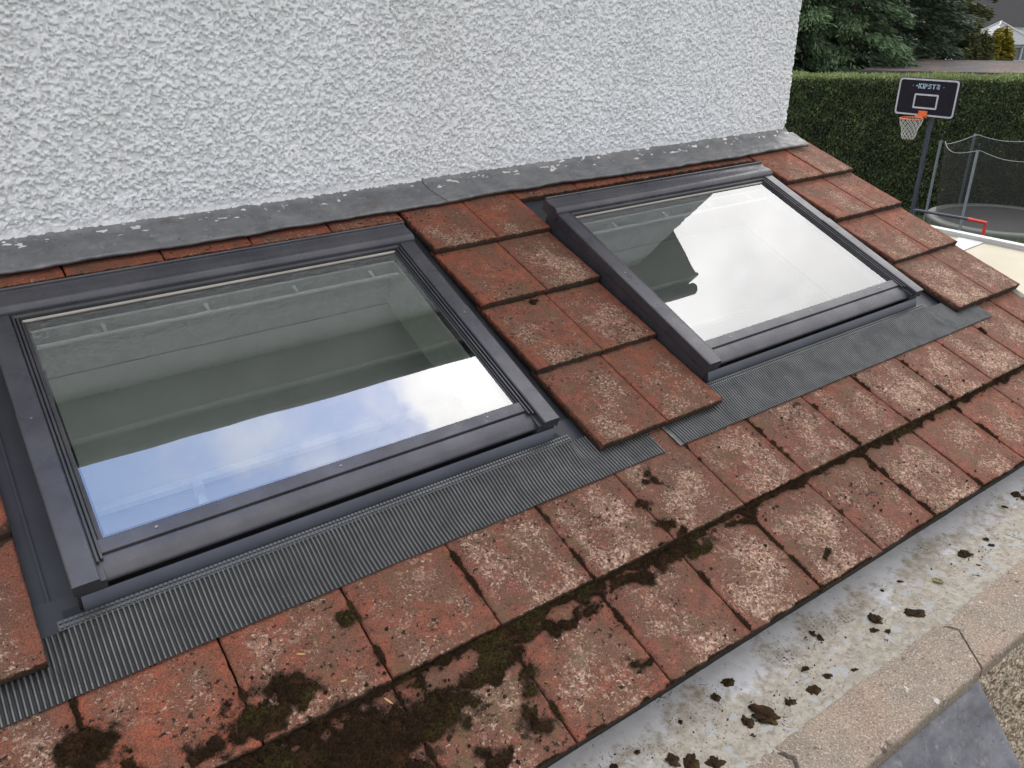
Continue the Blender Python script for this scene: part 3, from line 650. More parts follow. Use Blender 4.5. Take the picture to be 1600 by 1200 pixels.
roof_window(WIN[0], 'nearer roof window on the left with blue sky mirrored in its glass', 0.0, 0)
roof_window(WIN[1], 'farther roof window on the right with bright cloud and house corner mirrored in its glass', .045, 1)
# spot light on a rail on the inner wall
t = empty('ceiling_spotlight', (-.985, -.39, -.8), 'small white spotlight on a rail inside the room, seen through the nearer roof window', 'lamp')
b = MB(); b.box((.1, -.307, -.80), (4.4, .045, .022)); b.box((.1, -.294, -.835), (4.4, .02, .014)); link('mounting_rail', b, MT['rail'], t, bevel=.002)
b = MB(); b.box((-.985, -.342, -.81), (.035, .045, .05)); link('bracket', b, MT['rail'], t, bevel=.003)
b = MB(); b.tube([(-.985, -.357, -.82), (-.983, -.362, -.845), (-.98, -.369, -.87), (-.975, -.377, -.905), (-.973, -.380, -.925)], [.008, .016, .026, .036, .037], 16); link('lamp_shade', b, MT['rail'], t, auto=40)

# ------------------------------------------------------------------ moss on the roof
def moss():
    us = np.arange(-1.75, VERGE - .004, .0042)
    Vs, Fs, n0 = [], [], 0; pts = []
    for j, sa, sb in ((6, S[5] + .0005, S[6] + .006), (5, 1.502, S[5] - .001), (4, .88, 1.04), (3, S[2] + .0015, S[2] + .05)):
        if j == 4: u_ = np.arange(-1.66, -1.523, .0042)
        elif j == 3: u_ = np.arange(.12, .40, .0042)
        else: u_ = us
        ss = np.arange(sa, sb, .0042); U_, S_ = np.meshgrid(u_, ss, indexing='ij'); m_ = mossf(U_, S_)
        cl = fbm(U_, S_, .014, 3, 4, .6); H = surf_h(U_, S_, j) - .004 + sst(m_, .34, .75) * (.007 + .013 * cl) + .003 * (fbm(U_, S_, .006, 2, 1) - .5) * sst(m_, .3, .5)
        if j == 6: H = H + .006 * np.exp(-((S_ - S[5]) / .012) ** 2) * sst(m_, .35, .6)
        F = gridF(*U_.shape); mf = m_.ravel()[F].max(1) > .36; V = W3(U_, S_, H).reshape(-1, 3); F = F[mf]
        used = np.unique(F); mp = np.full(len(V), -1); mp[used] = np.arange(len(used)); Vs.append(V[used]); Fs.append(mp[F] + n0); n0 += len(used)
        pv = V[(m_ > .31).ravel()]; pts.append(pv)
    # crumbs of moss scattered round the patches
    cu = rng.uniform(-1.7, VERGE - .02, 26000); cs = rng.uniform(1.50, S[6] - .01, 26000); mm_ = mossf(cu, cs); pr_ = np.clip(mm_ - .04, 0, 1) * .8 + .010 * (fbm(cu, cs, .3, 3, 2) > .5) + .006
    kk = np.where(rng.random(26000) < pr_)[0]
    for i in kk:
        j = 6 if cs[i] > S[5] else 5; r_ = .0012 + .0045 * rng.random() ** 2.5; a = rng.random() * 6
        ang = np.arange(5) * 2 * math.pi / 5 + a; rr = r_ * rng.uniform(.6, 1.4, 5); h0 = float(surf_h(0, cs[i], j))
        ring_ = W3(cu[i] + rr * np.cos(ang), cs[i] + rr * np.sin(ang), h0 - .001); mid_ = W3(cu[i] + .7 * rr * np.cos(ang + .3), cs[i] + .7 * rr * np.sin(ang + .3), h0 + r_ * .9); 
        Vs.append(np.concatenate([ring_, mid_, W3([cu[i]], [cs[i]], [h0 + r_ * 1.2])])); q_ = [(t_, (t_ + 1) % 5, 5 + (t_ + 1) % 5, 5 + t_) for t_ in range(5)] + [(5, 6, 7, 10), (7, 8, 9, 10), (9, 5, 10, 10)][:2]
        Fs.append(np.array(q_) + n0); n0 += 11
    V = np.concatenate(Vs); F = np.concatenate(Fs)
    P_ = np.concatenate(pts); idx = rng.integers(0, len(P_), 95000); P_ = P_[idx] + rng.normal(0, .0016, (95000, 3)); n = len(P_)
    nr = np.array([0, -SA, CA]); d = rng.normal(0, .55, (n, 3)) + nr; d /= np.linalg.norm(d, axis=1)[:, None]; ln = rng.uniform(.003, .0075, (n, 1))
    sd = np.cross(d, rng.normal(0, 1, (n, 3))); sd /= np.linalg.norm(sd, axis=1)[:, None]; wd = rng.uniform(.0006, .0013, (n, 1))
    T = np.stack([P_ - sd * wd, P_ + sd * wd, P_ + d * ln], 1).reshape(-1, 3)
    o = fastmesh('roof_moss', V, F, MT['moss'], org=(-.9, -1.7, -.8), smooth=True)
    tag(o, 'dark brown moss growing in the tile joints and along the lower tile edges', 'moss', kind='stuff')
    # tufts in the same object
    me = o.data; import bmesh
    allV = np.concatenate([V, T]) - np.array(o.location)
    me2 = bpy.data.meshes.new('roof_moss'); nq = len(F); ntr = n
    me2.vertices.add(len(allV)); me2.vertices.foreach_set('co', allV.astype(np.float32).ravel())
    li = np.r_[F.ravel(), np.arange(len(V), len(V) + 3 * n)]; me2.loops.add(len(li)); me2.loops.foreach_set('vertex_index', li.astype(np.int32))
    me2.polygons.add(nq + ntr); me2.polygons.foreach_set('loop_start', np.r_[np.arange(nq) * 4, nq * 4 + np.arange(ntr) * 3].astype(np.int32))
    me2.polygons.foreach_set('loop_total', np.r_[np.full(nq, 4), np.full(ntr, 3)].astype(np.int32)); me2.materials.append(MT['moss']); me2.update(calc_edges=True)
    o.data = me2
moss()

# ================================================================== gutter and parapet wall
par = empty('parapet_wall', (.5, -2.22, G), 'pebbledashed parapet wall with weathered concrete coping below the tiled roof', 'wall')
def gutterlining():
    us = np.arange(-1.9, 3.0, .012); ys = np.linspace(0, 1, 26)
    U_, Q = np.meshgrid(us, ys, indexing='ij'); Y = -1.74 - Q * (2.17 - 1.74)
    Z = -.905 - .012 * np.sin(np.clip((Q - .2) / .8, 0, 1) * math.pi) + .004 * (fbm(U_, Y, .12, 3) - .5) + .0016 * (fbm(U_, Y, .03, 2, 2) - .5)
    Z = Z + .0045 * sst(Q, .80, .97)
    fastmesh('gutter_lining', np.stack([U_, Y, Z], -1).reshape(-1, 3), gridF(*U_.shape), MT['gutter'], ext, attrs={'gy': ('FLOAT', ((Q - .3) / .7).ravel())}, smooth=True)
gutterlining()
b = MB(); b.box((.3, -1.87, -.87), (4.6, .016, .10)); link('eaves_board', b, MT['deck'], ext)
JN = [-1.92, -1.05, -.19, .53, 1.28, 2.05, 2.85]
def coping(x0, x1, k):
    g = .0035; st = .009; us = np.arange(x0 + g, x1 - g + .0001, st); q = np.linspace(0, 1, 34)
    # section y,z: inner face, inner shallow slope, ridge, outer slope, drip face
    sy = np.interp(q, [0, .06, .10, .42, .50, .86, .92, 1.0], [-2.150, -2.150, -2.155, -2.205, -2.222, -2.303, -2.309, -2.309])
    sz = np.interp(q, [0, .06, .10, .42, .50, .86, .92, 1.0], [-.95, -.906, -.9015, -.8935, -.8965, -.912, -.918, -.952])
    U_ = us[:, None] + 0 * q; Y = sy[None] + 0 * U_; Z = sz[None] + 0 * U_
    sk = .045 * (Y + 2.23) / .08 * 0
    U_ = U_ + np.interp(Y, [-2.31, -2.205, -2.15], [-.055, .015, 0.0])
    Z = Z + .006 * (fbm(U_, Y, .05, 4, k) - .5) + .0042 * (fbm(U_, Y, .009, 2, 2) - .5) ; Y = Y + .004 * (fbm(U_, q[None] * .1 + 0 * U_, .04, 3, 1) - .5)
    X = np.stack([U_, Y, Z], -1); bm_ = MB(); bm_.grid(X)
    n, m_ = U_.shape
    for e_ in (0, n - 1): bm_.add(X[e_], [tuple(range(m_))])
    link('coping_stone', bm_, MT['coping'], par, smooth=False, auto=50)
for k in range(len(JN) - 1): coping(JN[k], JN[k + 1], k)
b = MB(); b.box((.5, -2.225, (G - .945) / 2), (4.9, .13, -.945 - G)); link('wall_core', b, MT['pebble'], par)
def peb():
    us = np.arange(-.2, 2.2, .004); zs = np.arange(-1.7, -.935, .004); U_, Z = np.meshgrid(us, zs, indexing='ij')
    h = .011 * sst(fbm(U_, Z, .022, 2, 1), .35, .65) + .004 * fbm(U_, Z, .006, 2, 2)
    fastmesh('pebbledash_face', np.stack([U_, -2.291 - h, Z], -1).reshape(-1, 3), gridF(*U_.shape), MT['pebble'], par, smooth=True)
peb()
# lead covered little roof against the outer face
pr_ = empty('lead_porch_roof', (-.5, -2.5, -1.4), 'small sloping roof of grey lead sheet fixed under the parapet coping', 'porch roof')
def leadroof():
    us = np.linspace(-2.2, .47, 330); q = np.linspace(0, 1, 40); U_, Q = np.meshgrid(us, q, indexing='ij')
    Y = -2.303 - Q * .55; Z = -.957 - np.clip(Q - .03, 0, 1) * .62 - .012 * sst(Q, 0, .08)
    lump = .0055 * (fbm(U_ * 3.2, Q * .25, .22, 4, 2) - .5) * 2 + .003 * (fbm(U_ * 2, Q * .12, .05, 3, 4) - .5) + .0020 * (fbm(U_, Q * .6, .05, 3, 1) - .5)
    roll = .012 * np.exp(-((U_ - .452) / .012) ** 2) + .004 * np.exp(-((Q - .085) / .02) ** 2)
    Z = Z + lump + roll; Y = Y - lump * .8
    b_ = MB(); b_.grid(np.stack([U_, Y, Z], -1)); o = link('lead_sheet_cover', b_, MT['leadp'], pr_, smooth=True)
    b_ = MB(); b_.extr([(.470, -2.300, -.962), (.470, -2.853, -1.570), (.470, -2.853, -1.64), (.470, -2.300, -1.03)], [(.466, -2.300, -.962), (.466, -2.853, -1.570), (.466, -2.853, -1.64), (.466, -2.300, -1.03)])
    link('turned_down_edge', b_, MT['leadp'], pr_)
    b_ = MB(); b_.extr([(.44, -2.300, -1.0), (.44, -2.84, -1.60), (.44, -2.84, -1.7), (.44, -2.30, -1.7)], [(-2.2, -2.300, -1.0), (-2.2, -2.84, -1.60), (-2.2, -2.84, -1.7), (-2.2, -2.30, -1.7)]); link('porch_boarding', b_, MT['pvc'], pr_)
leadroof()
# clumps of fallen moss in the gutter, each a thing of its own
CL = [(0.928, -2.028, 3), (0.538, -2.089, 3), (0.545, -2.115, 2), (0.42, -2.03, 3), (0.051, -2.094, 2.5), (0.193, -2.115, 2.5), (-0.119, -2.078, 4), (-0.168, -2.061, 2.2), (-0.029, -2.082, 2), (-0.108, -1.946, 2.2), (-0.169, -1.96, 1.5), (-0.399, -2.032, 2.5), (-0.367, -2.062, 2.5), (-0.321, -2.095, 2.8), (0.125, -2.085, 1.6), (0.23, -1.985, 1.5), (0.228, -1.962, 1.4), (1.418, -1.955, 1.8), (1.484, -1.965, 2.2), (1.303, -1.968, 1), (1.413, -1.982, 1.3), (1.063, -2.025, 1.2), (1.042, -2.052, 1.2), (0.843, -2.112, 1.8), (0.403, -2.083, 1.4), (0.363, -2.107, 1.5), (0.38, -2.056, 1.5), (0.905, -2.084, 1), (0.475, -2.116, 1.3), (-0.521, -1.968, 2), (0.1, -2.033, 1), (-0.188, -2.097, 1.4), (0.553, -1.972, 0.8), (-0.298, -1.963, 0.8), (-0.446, -1.965, 0.8), (0.636, -1.979, 0.8)]
def blobmesh(r, flat, seed, n=18, m_=12, spiky=.35):
    th = np.linspace(0, 2 * math.pi, n + 1)[:-1]; ph = np.linspace(0, math.pi, m_)
    T, P_ = np.meshgrid(th, ph, indexing='ij')
    x, y, z = np.cos(T) * np.sin(P_), np.sin(T) * np.sin(P_), np.cos(P_)
    k = 1 + spiky * 2 * (fbm(x * 1.3 + seed * 3.7 + z, y * 1.3 + seed * 1.9, .7, 3, seed) - .5) + .35 * (fbm(x * 3 + seed, y * 3 + z * 2, .5, 3, 2) - .5)
    el = 1 + .5 * ((seed * .618) % 1); X = np.stack([x * k * r * el, y * k * r, z * k * r * flat + r * flat * .55], -1)
    X = np.concatenate([X, X[:1]], 0); return X
gl_lab = {0: 'largest dark moss clump at the right part of the pale gutter', 6: 'biggest ragged star-shaped clump of moss in the lower part of the gutter', 3: 'dark round moss clump near the middle of the gutter', 9: 'moss clump lying close under the tile edge in the gutter',
          1: 'brown moss clump touching the coping next to its joint', 5: 'moss clump beside the coping left of the joint'}
for i, (x, y, s_) in enumerate(CL):
    b = MB(); r = s_ * .0060; X = blobmesh(r, .34, i + 2, 28, 16, .95); a_ = i * 2.4; R_ = np.array([[math.cos(a_), -math.sin(a_), 0], [math.sin(a_), math.cos(a_), 0], [0, 0, 1]])
    b.grid(X @ R_.T + np.array([x, y, -.9165])); q_ = X.reshape(-1, 3) @ R_.T + np.array([x, y, -.9165]); q_ = q_[rng.integers(0, len(q_), 90)]
    for p_ in q_:
        d_ = rng.normal(0, 1, 3) + np.array([0, 0, .4]); d_ /= np.linalg.norm(d_); e_ = np.cross(d_, rng.normal(0, 1, 3)); e_ /= np.linalg.norm(e_); b.add([p_ - e_ * .0008, p_ + e_ * .0008, p_ + d_ * rng.uniform(.002, .0055)], [(0, 1, 2)])
    o = link('moss_clump', b, MT['moss'], org=(x, y, -.914), smooth=True)
    tag(o, gl_lab.get(i, 'small dark crumb of moss lying in the pale gutter' if s_ < 1.9 else 'dark brown moss clump lying in the pale gutter between tiles and coping'), 'moss clump', 'fallen moss clumps in the gutter')
def silt():
    V, F, n0 = [], [], 0
    for i in range(900):
        if i < 560: x = rng.uniform(-.75, 1.9); y = -2.135 + abs(rng.normal(0, .05)); 
        else: c_ = CL[rng.integers(0, len(CL))]; x = c_[0] + rng.normal(0, .03); y = c_[1] + rng.normal(0, .02)
        if fbm(x, y, .12, 3, 1) < .44 or y < -2.145 or y > -1.93: continue
        r_ = .0008 + .0032 * rng.random() ** 3; an_ = np.arange(5) * 1.2566 + rng.random() * 6; rr = r_ * rng.uniform(.5, 1.6, 5)
        V.append(np.c_[x + rr * np.cos(an_), y + rr * np.sin(an_), np.full(5, -.9165)]); V.append(np.array([[x, y, -.9125 + r_ * .4]])); F += [(n0 + k, n0 + (k + 1) % 5, n0 + 5) for k in range(5)]; n0 += 6
    o_ = fastmesh('gutter_silt', np.concatenate(V), np.array(F), MT['moss']); tag(o_, 'fine dark silt and moss crumbs strewn along the gutter beside the coping', 'silt', kind='stuff')
silt()
def leafmesh(L_, W_, curl):
    q = np.linspace(0, 1, 13); v = np.linspace(-1, 1, 7); Q, V_ = np.meshgrid(q, v, indexing='ij')
    wd = W_ / 2 * np.sin(np.pi * Q ** .85) ** .7 * (1 + .06 * np.sin(Q * 60)); return np.stack([(Q - .5) * L_, V_ * wd, curl * (V_ ** 2) * wd + curl * .4 * (Q - .5) ** 2 * L_ + .001 * np.cos(Q * 30)], -1)
b = MB(); X = leafmesh(.036, .021, .35); a_ = -1.2; X = X @ np.array([[math.cos(a_), -math.sin(a_), 0], [math.sin(a_), math.cos(a_), 0], [0, 0, 1]]).T; b.grid(X + np.array([.7246, -2.048, -.912]))
M = Mat('yellow_green_leaf', .6); M.coord(); M.base(M.mix(M.ramp(M.noise(200, 3), .45, .6), (.16, .13, .02), (.07, .06, .015)))
o = link('fallen_leaf', b, M.m, smooth=True); tag(o, 'yellow green leaf lying in the pale gutter near the coping', 'leaf')
straw = mk_plain('dry_straw', (.42, .27, .10), .8)
for i, (u, s_, a_, ln, lab) in enumerate([(-.93, 1.808, 1.1, .026, 'pale dry leaf blade on the dark moss of the lowest tiles'), (-1.055, 1.62, .5, .022, 'short pale straw on the tile below the nearer apron'), (.275, .352, .9, .018, 'tiny pale blade at the top tile edge between the windows'), (.62, 1.86, 2.0, .024, 'brown dry stalk on a lowest course tile'), (-1.0, 1.725, .2, .016, 'shortest straw beside the moss patch under the nearer apron')]):
    b = MB(); X = leafmesh(ln, .0045, .3); h = float(surf_h(0, s_, 6 if s_ > S[5] else (5 if s_ > 1.41 else 1))) + .006 + (.012 if i == 0 else .004 if i in (4,) else 0)
    R_ = np.array([[math.cos(a_), -math.sin(a_)], [math.sin(a_), math.cos(a_)]]); xy = X[..., :2] @ R_.T
    b.grid(W3(u + xy[..., 0], s_ + xy[..., 1], h + X[..., 2])); o = link('straw_blade', b, straw, smooth=True); tag(o, lab, 'straw', 'straws and dry blades on the roof')

# ================================================================== garden
b = MB(); b.box((0, 0, G - .05), (1200, 1200, .1)); M = Mat('garden_grass', .95); M.coord()
M.base(M.mix(M.ramp(M.noise(1.2, 8, .7), .35, .65), (.055, .075, .02), (.035, .05, .015)))
o = link('ground', b, M.m, org=(0, 0, G)); tag(o, kind='structure')

def cards(P_, D_, size, asp=.45, jit=.35, nfold=0):
    """leaf-shaped quads at P_, pointing along D_"""
    n = len(P_); D_ = D_ + rng.normal(0, jit, (n, 3)); D_ /= np.linalg.norm(D_, axis=1)[:, None]
    sd = np.cross(D_, rng.normal(0, 1, (n, 3))); sd /= np.linalg.norm(sd, axis=1)[:, None]
    s_ = size * rng.uniform(.6, 1.35, (n, 1)); a = P_ - D_ * s_ * .5; e_ = P_ + D_ * s_ * .5; mL = P_ + sd * s_ * asp * .5; mR = P_ - sd * s_ * asp * .5
    return np.stack([a, mL, e_, mR], 1).reshape(-1, 3), np.arange(4 * n).reshape(-1, 4)
def hedge(p0, p1, zt, th, n, size, name, label, mat, cat='hedge', parent=None):
    p0 = np.array(p0); p1 = np.array(p1); d = p1 - p0; Ln = np.linalg.norm(d); d /= Ln; nn = np.array([d[1], -d[0]])   # towards the camera side
    if nn @ (np.array(CAMP[:2]) - p0) < 0: nn = -nn
    top = rng.random(n) < .22; x = rng.random(n) * Ln; z = G + rng.random(n) ** .8 * (zt - G); off = th / 2 + .10 * (fbm(x, z, .5, 4, 1) - .5) * 2 + rng.normal(0, .03, n)
    off = np.where(top, (rng.random(n) - .5) * th * 1.05, off); z = np.where(top, zt + .12 * (fbm(x, off, .6, 3, 2) - .5) + rng.normal(0, .03, n), z)
    z = np.where(~top & (z > zt - .12), zt - .12 + rng.random(n) * .1, z); off = off - np.where(~top, .10 * sst(z, zt - .25, zt), 0)
    P_ = np.c_[p0[0] + d[0] * x + nn[0] * off, p0[1] + d[1] * x + nn[1] * off, z]
    D_ = np.where(top[:, None], np.array([0, 0, 1.]), np.r_[nn * .8, .55]); V, F = cards(P_, D_, size)
    lv = np.clip(.35 * rng.random(n) + .9 * (fbm(x, z, .25, 3, 3) - .35) + np.where(top, .45, 0) + .35 * sst(z, zt - .25, zt), 0, 1)  # hedge shading put into leaf colour: bright top, darker face
    o = fastmesh('foliage', V, F, mat, parent, attrs={'lv': ('FLOAT', np.repeat(lv, 4))})
    return p0, p1, nn
def hedge_thing(name, p0, p1, zt, th, n, size, label, mat, cat='hedge'):
    c = (np.array(p0) + np.array(p1)) / 2; t_ = empty(name, (c[0], c[1], G), label, cat)
    hedge(p0, p1, zt, th, n, size, name, label, mat, parent=t_)
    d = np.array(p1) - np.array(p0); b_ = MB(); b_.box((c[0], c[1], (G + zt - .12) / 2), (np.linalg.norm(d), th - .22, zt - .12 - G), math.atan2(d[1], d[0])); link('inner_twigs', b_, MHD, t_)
    return t_
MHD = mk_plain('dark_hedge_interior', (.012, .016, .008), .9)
hedgeM = mk_leaf('clipped_hedge_leaf', (.075, .10, .058), (.22, .27, .11))
hedge_thing('clipped_hedge', (16.6, 15.6), (24.6, 5.3), -1.18, 1.1, 150000, .075, 'long clipped green hedge across the garden behind the basketball hoop', hedgeM)
conM = mk_leaf('conifer_spray', (.055, .09, .050), (.17, .25, .12)); con2 = mk_leaf('olive_tree_leaf', (.07, .085, .04), (.24, .24, .09)); con3 = mk_leaf('grey_green_leaf', (.05, .08, .055), (.14, .19, .12))
yelM = mk_leaf('yellow_bush_leaf', (.14, .13, .02), (.46, .38, .05)); bark = mk_plain('dark_bark', (.05, .04, .03), .9, bump=.01, bsc=20)
def conifer(x, y, H, R_, n, label, mat=conM, cat='conifer', droop=.55, size=.22, name='conifer_tree', lobes=90, group='conifers behind the hedge'):
    t_ = empty(name, (x, y, G), label, cat, group)
    b_ = MB(); b_.tube([(x, y, G), (x + .05, y, G + H * .5), (x, y, G + H * .97)], [.22, .13, .02], 9)
    P_, D_, LV = [], [], []
    for k in range(lobes):
        q = (k + .5) / lobes; z = G + .5 + q * (H - .5); rad = R_ * (1 - q) ** (.6 if cat == 'conifer' else .35) * (.72 + .45 * rng.random()); th = k * 2.399 + rng.normal(0, .3); dr = np.array([math.cos(th), math.sin(th)])
        tip = np.array([x + dr[0] * rad, y + dr[1] * rad, z - droop * rad * .35]); base = np.array([x, y, z + .15])
        if k % 3 == 0: b_.tube([base, base * .5 + tip * .5 + np.array([0, 0, .1]), tip], [.05, .03, .01], 5)
        m_ = max(8, int(n / lobes * (.35 + rad / R_))); f = rng.random(m_) ** .45; sp = .10 + .32 * f * (1.15 - f) * 2
        lat = rng.normal(0, 1, m_) * sp * rad * .42; up = rng.normal(0, .09, m_) + .12 * np.sin(f * 3) - droop * f * f * rad * .30
        pp = np.c_[x + dr[0] * rad * f - dr[1] * lat, y + dr[1] * rad * f + dr[0] * lat, z + .15 * (1 - f) + up]
        P_.append(pp); dd = np.c_[np.full(m_, dr[0]) - dr[1] * lat * 1.2, np.full(m_, dr[1]) + dr[0] * lat * 1.2, np.full(m_, -droop * .9)]; D_.append(dd)
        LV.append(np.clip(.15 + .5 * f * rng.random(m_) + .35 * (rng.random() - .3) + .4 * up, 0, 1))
    P_ = np.concatenate(P_); D_ = np.concatenate(D_); V, F = cards(P_, D_, size, .28, .25)
    link('trunk', b_, bark, t_); fastmesh('crown', V, F, mat, t_, attrs={'lv': ('FLOAT', np.repeat(np.concatenate(LV), 4))}); return t_
conifer(23.6, 18.4, 11.5, 2.9, 95000, 'feathery dark green conifer nearest the white house corner')
conifer(25.3, 17.2, 12, 2.8, 95000, 'dark conifer second from the white house corner, with bare lower stems')
conifer(27.0, 16.0, 12, 2.9, 95000, 'dark conifer with long layered sprays beside the grey flat roof')
conifer(28.6, 20.0, 12, 3.4, 50000, 'tallest dark conifer standing behind the front row')
conifer(32.0, 17.2, 11.5, 3.2, 95000, 'grey green bushy tree between the conifers and the far houses', con3, 'tree', .3, .24, 'bushy_tree', 80, 'trees behind the grey flat roof')
conifer(36.8, 17.7, 10.5, 1.9, 50000, 'olive green tree left of the white conservatory', con2, 'tree', .2, .24, 'bushy_tree', 70, 'trees behind the grey flat roof')
conifer(36.6, 15.9, 4.0, .95, 14000, 'low olive shrub in front of the white conservatory', con2, 'shrub', .2, .2, 'garden_shrub', 90, 'shrubs in front of the conservatory')
conifer(38.4, 15.95, 4.15, 1.15, 18000, 'bright yellow bush below the white conservatory', yelM, 'shrub', .1, .2, 'garden_shrub', 50, 'shrubs in front of the conservatory')
conifer(35.1, 12.6, 9.5, .95, 22000, 'tall ivy green column of foliage at the right edge of the photo', conM, 'tree', .2, .2, 'columnar_tree', 120, None)
conifer(60, 34, 14, 5, 9000, 'large dim tree far behind the conservatory', con3, 'tree', .3, .5, 'bushy_tree', 70, 'trees behind the grey flat roof')
# flat roofed outbuilding with grey felt and leaves
t = empty('flat_roofed_garage', (29.6, 12.6, G), 'low outbuilding with dark grey felt flat roof scattered with leaves, behind the hedge', 'garage')
felt = Mat('grey_roof_felt', .9); felt.coord(); lf_ = felt.math('MULTIPLY', felt.ramp(felt.noise(1.1, 4, off=3), .44, .58), felt.ramp(felt.noise(14, 3), .52, .6))
felt.base(felt.mix(felt.math('MULTIPLY', lf_, .8), felt.mix(felt.noise(2, 4), (.05, .05, .055), (.07, .068, .07)), (.34, .15, .05)))
b = MB(); v = [(25.3, 14.2), (31.3, 16.6), (34.8, 8.6), (28.8, 6.2)]; b.extr([(x, y, -1.42 + .02 * i) for i, (x, y) in enumerate(v)], [(x, y, -1.55) for x, y in v]); link('felt_roof', b, felt.m, t)
b = MB(); b.extr([(x * .98 + .59, y * .98 + .22, -1.56) for x, y in v], [(x * .98 + .59, y * .98 + .22, G) for x, y in v]); link('garage_wall', b, mk_plain('brown_brick_wall', (.16, .10, .075), .9), t)
# white conservatory
t = empty('conservatory', (52.5, 22.9, G), 'white framed conservatory with pale pitched roof far behind the yellow bush', 'conservatory')
wh = mk_plain('white_frame_paint', (.42, .42, .43), .5); gw = mk_plain('dull_conservatory_glass', (.14, .15, .16), .2); rw = mk_plain('pale_polycarbonate_roof', (.2, .21, .23), .5)
b = MB(); b.box((52.6, 23.0, -3.2), (2.6, 2.6, 2.6), -.43); link('glazing', b, gw, t)
b = MB()
for zz in (-1.75, -2.6, -4.3): b.box((52.6, 23, zz), (2.75, 2.75, .14), -.43)
for a_ in (-1.35, -.68, 0, .68, 1.35):
    for s_ in (-1, 1):
        for p_ in ((a_, s_ * 1.35), (s_ * 1.35, a_)):
            cx = 52.6 + p_[0] * math.cos(-.43) - p_[1] * math.sin(-.43); cy = 23 + p_[0] * math.sin(-.43) + p_[1] * math.cos(-.43); b.box((cx, cy, -3.1), (.1, .1, 2.8), -.43)
link('white_frame', b, wh, t)
b = MB(); cc = [(-1.6, -1.6), (1.6, -1.6), (1.6, 1.6), (-1.6, 1.6)]; rr_ = [(52.6 + p_[0] * math.cos(-.43) - p_[1] * math.sin(-.43), 23 + p_[0] * math.sin(-.43) + p_[1] * math.cos(-.43), -1.66) for p_ in cc] + [(52.6, 23, -.45)]
b.add(rr_, [(0, 1, 4), (1, 2, 4), (2, 3, 4), (3, 0, 4), (3, 2, 1, 0)]); link('pitched_roof', b, rw, t)
b = MB()
for i in range(4): b.tube([rr_[i], rr_[4]], .06, 6)
link('roof_glazing_bar', b, wh, t)
# far house with dark roof
t = empty('far_house', (80, 36.5, G), 'distant house with long dark roof and pale wall behind the conservatory', 'house')
b = MB(); d = np.array([.42, -.91]); 
def fp(a_, q, z): return (80 + d[0] * a_ + .91 * q, 36.5 + d[1] * a_ + .42 * q, z)
b.extr([fp(-9, 0, -1.4), fp(-9, 4.5, 3.2), fp(-9, 9, -1.4)], [fp(9, 0, -1.4), fp(9, 4.5, 3.2), fp(9, 9, -1.4)]); link('dark_roof', b, MT['slate'], t)
b = MB(); b.extr([fp(-8.7, .4, -1.42), fp(-8.7, 8.6, -1.42), fp(-8.7, 8.6, G), fp(-8.7, .4, G)], [fp(8.7, .4, -1.42), fp(8.7, 8.6, -1.42), fp(8.7, 8.6, G), fp(8.7, .4, G)]); link('house_wall', b, MT['renderf'], t)
for a_ in (-5, -1.5, 2):
    b = MB(); b.add([fp(a_, .37, -2.2), fp(a_ + 1.4, .37, -2.2), fp(a_ + 1.4, .37, -3.4), fp(a_, .37, -3.4)], [(0, 1, 2, 3)]); link('window', b, gw, t)

# ------------------------------------------------------------------ basketball hoop
BX = 16.8; t = empty('basketball_hoop', (16.95, 6.95, G), 'free standing basketball hoop with black backboard and orange ring in front of the hedge', 'basketball hoop')
blk = mk_plain('black_backboard', (.016, .014, .021), .85, var=.1, spec=.15); wht = mk_plain('pale_grey_marking', (.42, .42, .47), .5); pol = mk_plain('slate_blue_pole', (.045, .05, .075), .45, .2); org_ = mk_plain('orange_ring_paint', (.62, .13, .035), .45)
def rrect(y0, y1, z0, z1, r, n=5):
    pts = []
    for cy, cz, a0 in ((y1 - r, z1 - r, 0), (y0 + r, z1 - r, 90), (y0 + r, z0 + r, 180), (y1 - r, z0 + r, 270)):
        for k in range(n + 1): a_ = math.radians(a0 + 90 * k / n); pts.append((cy + r * math.cos(a_), cz + r * math.sin(a_)))
    return pts
b = MB(); R_ = rrect(6.385, 7.765, -1.635, -.835, .07); b.extr([(BX, y, z) for y, z in R_], [(BX + .045, y, z) for y, z in R_]); link('backboard', b, blk, t)
def ring2(b_, o_, i_, x0, x1):
    n = len(o_); b_.add([(x0, y, z) for y, z in o_] + [(x0, y, z) for y, z in i_] + [(x1, y, z) for y, z in o_] + [(x1, y, z) for y, z in i_],
        [f_ for k in range(n) for f_ in ((k, (k + 1) % n, n + (k + 1) % n, n + k), (2 * n + k, 2 * n + (k + 1) % n, (k + 1) % n, k), (n + k, n + (k + 1) % n, 3 * n + (k + 1) % n, 3 * n + k))])
b = MB(); ring2(b, rrect(6.40, 7.75, -1.62, -.85, .065), rrect(6.435, 7.715, -1.585, -.885, .05), BX - .006, BX); link('border_marking', b, wht, t)
b = MB(); ring2(b, rrect(6.80, 7.35, -1.47, -1.16, .02), rrect(6.835, 7.315, -1.435, -1.195, .01), BX - .006, BX); link('target_marking', b, wht, t)
b = MB()   # lettering, strokes as bars; the word runs left to right = +Y to -Y
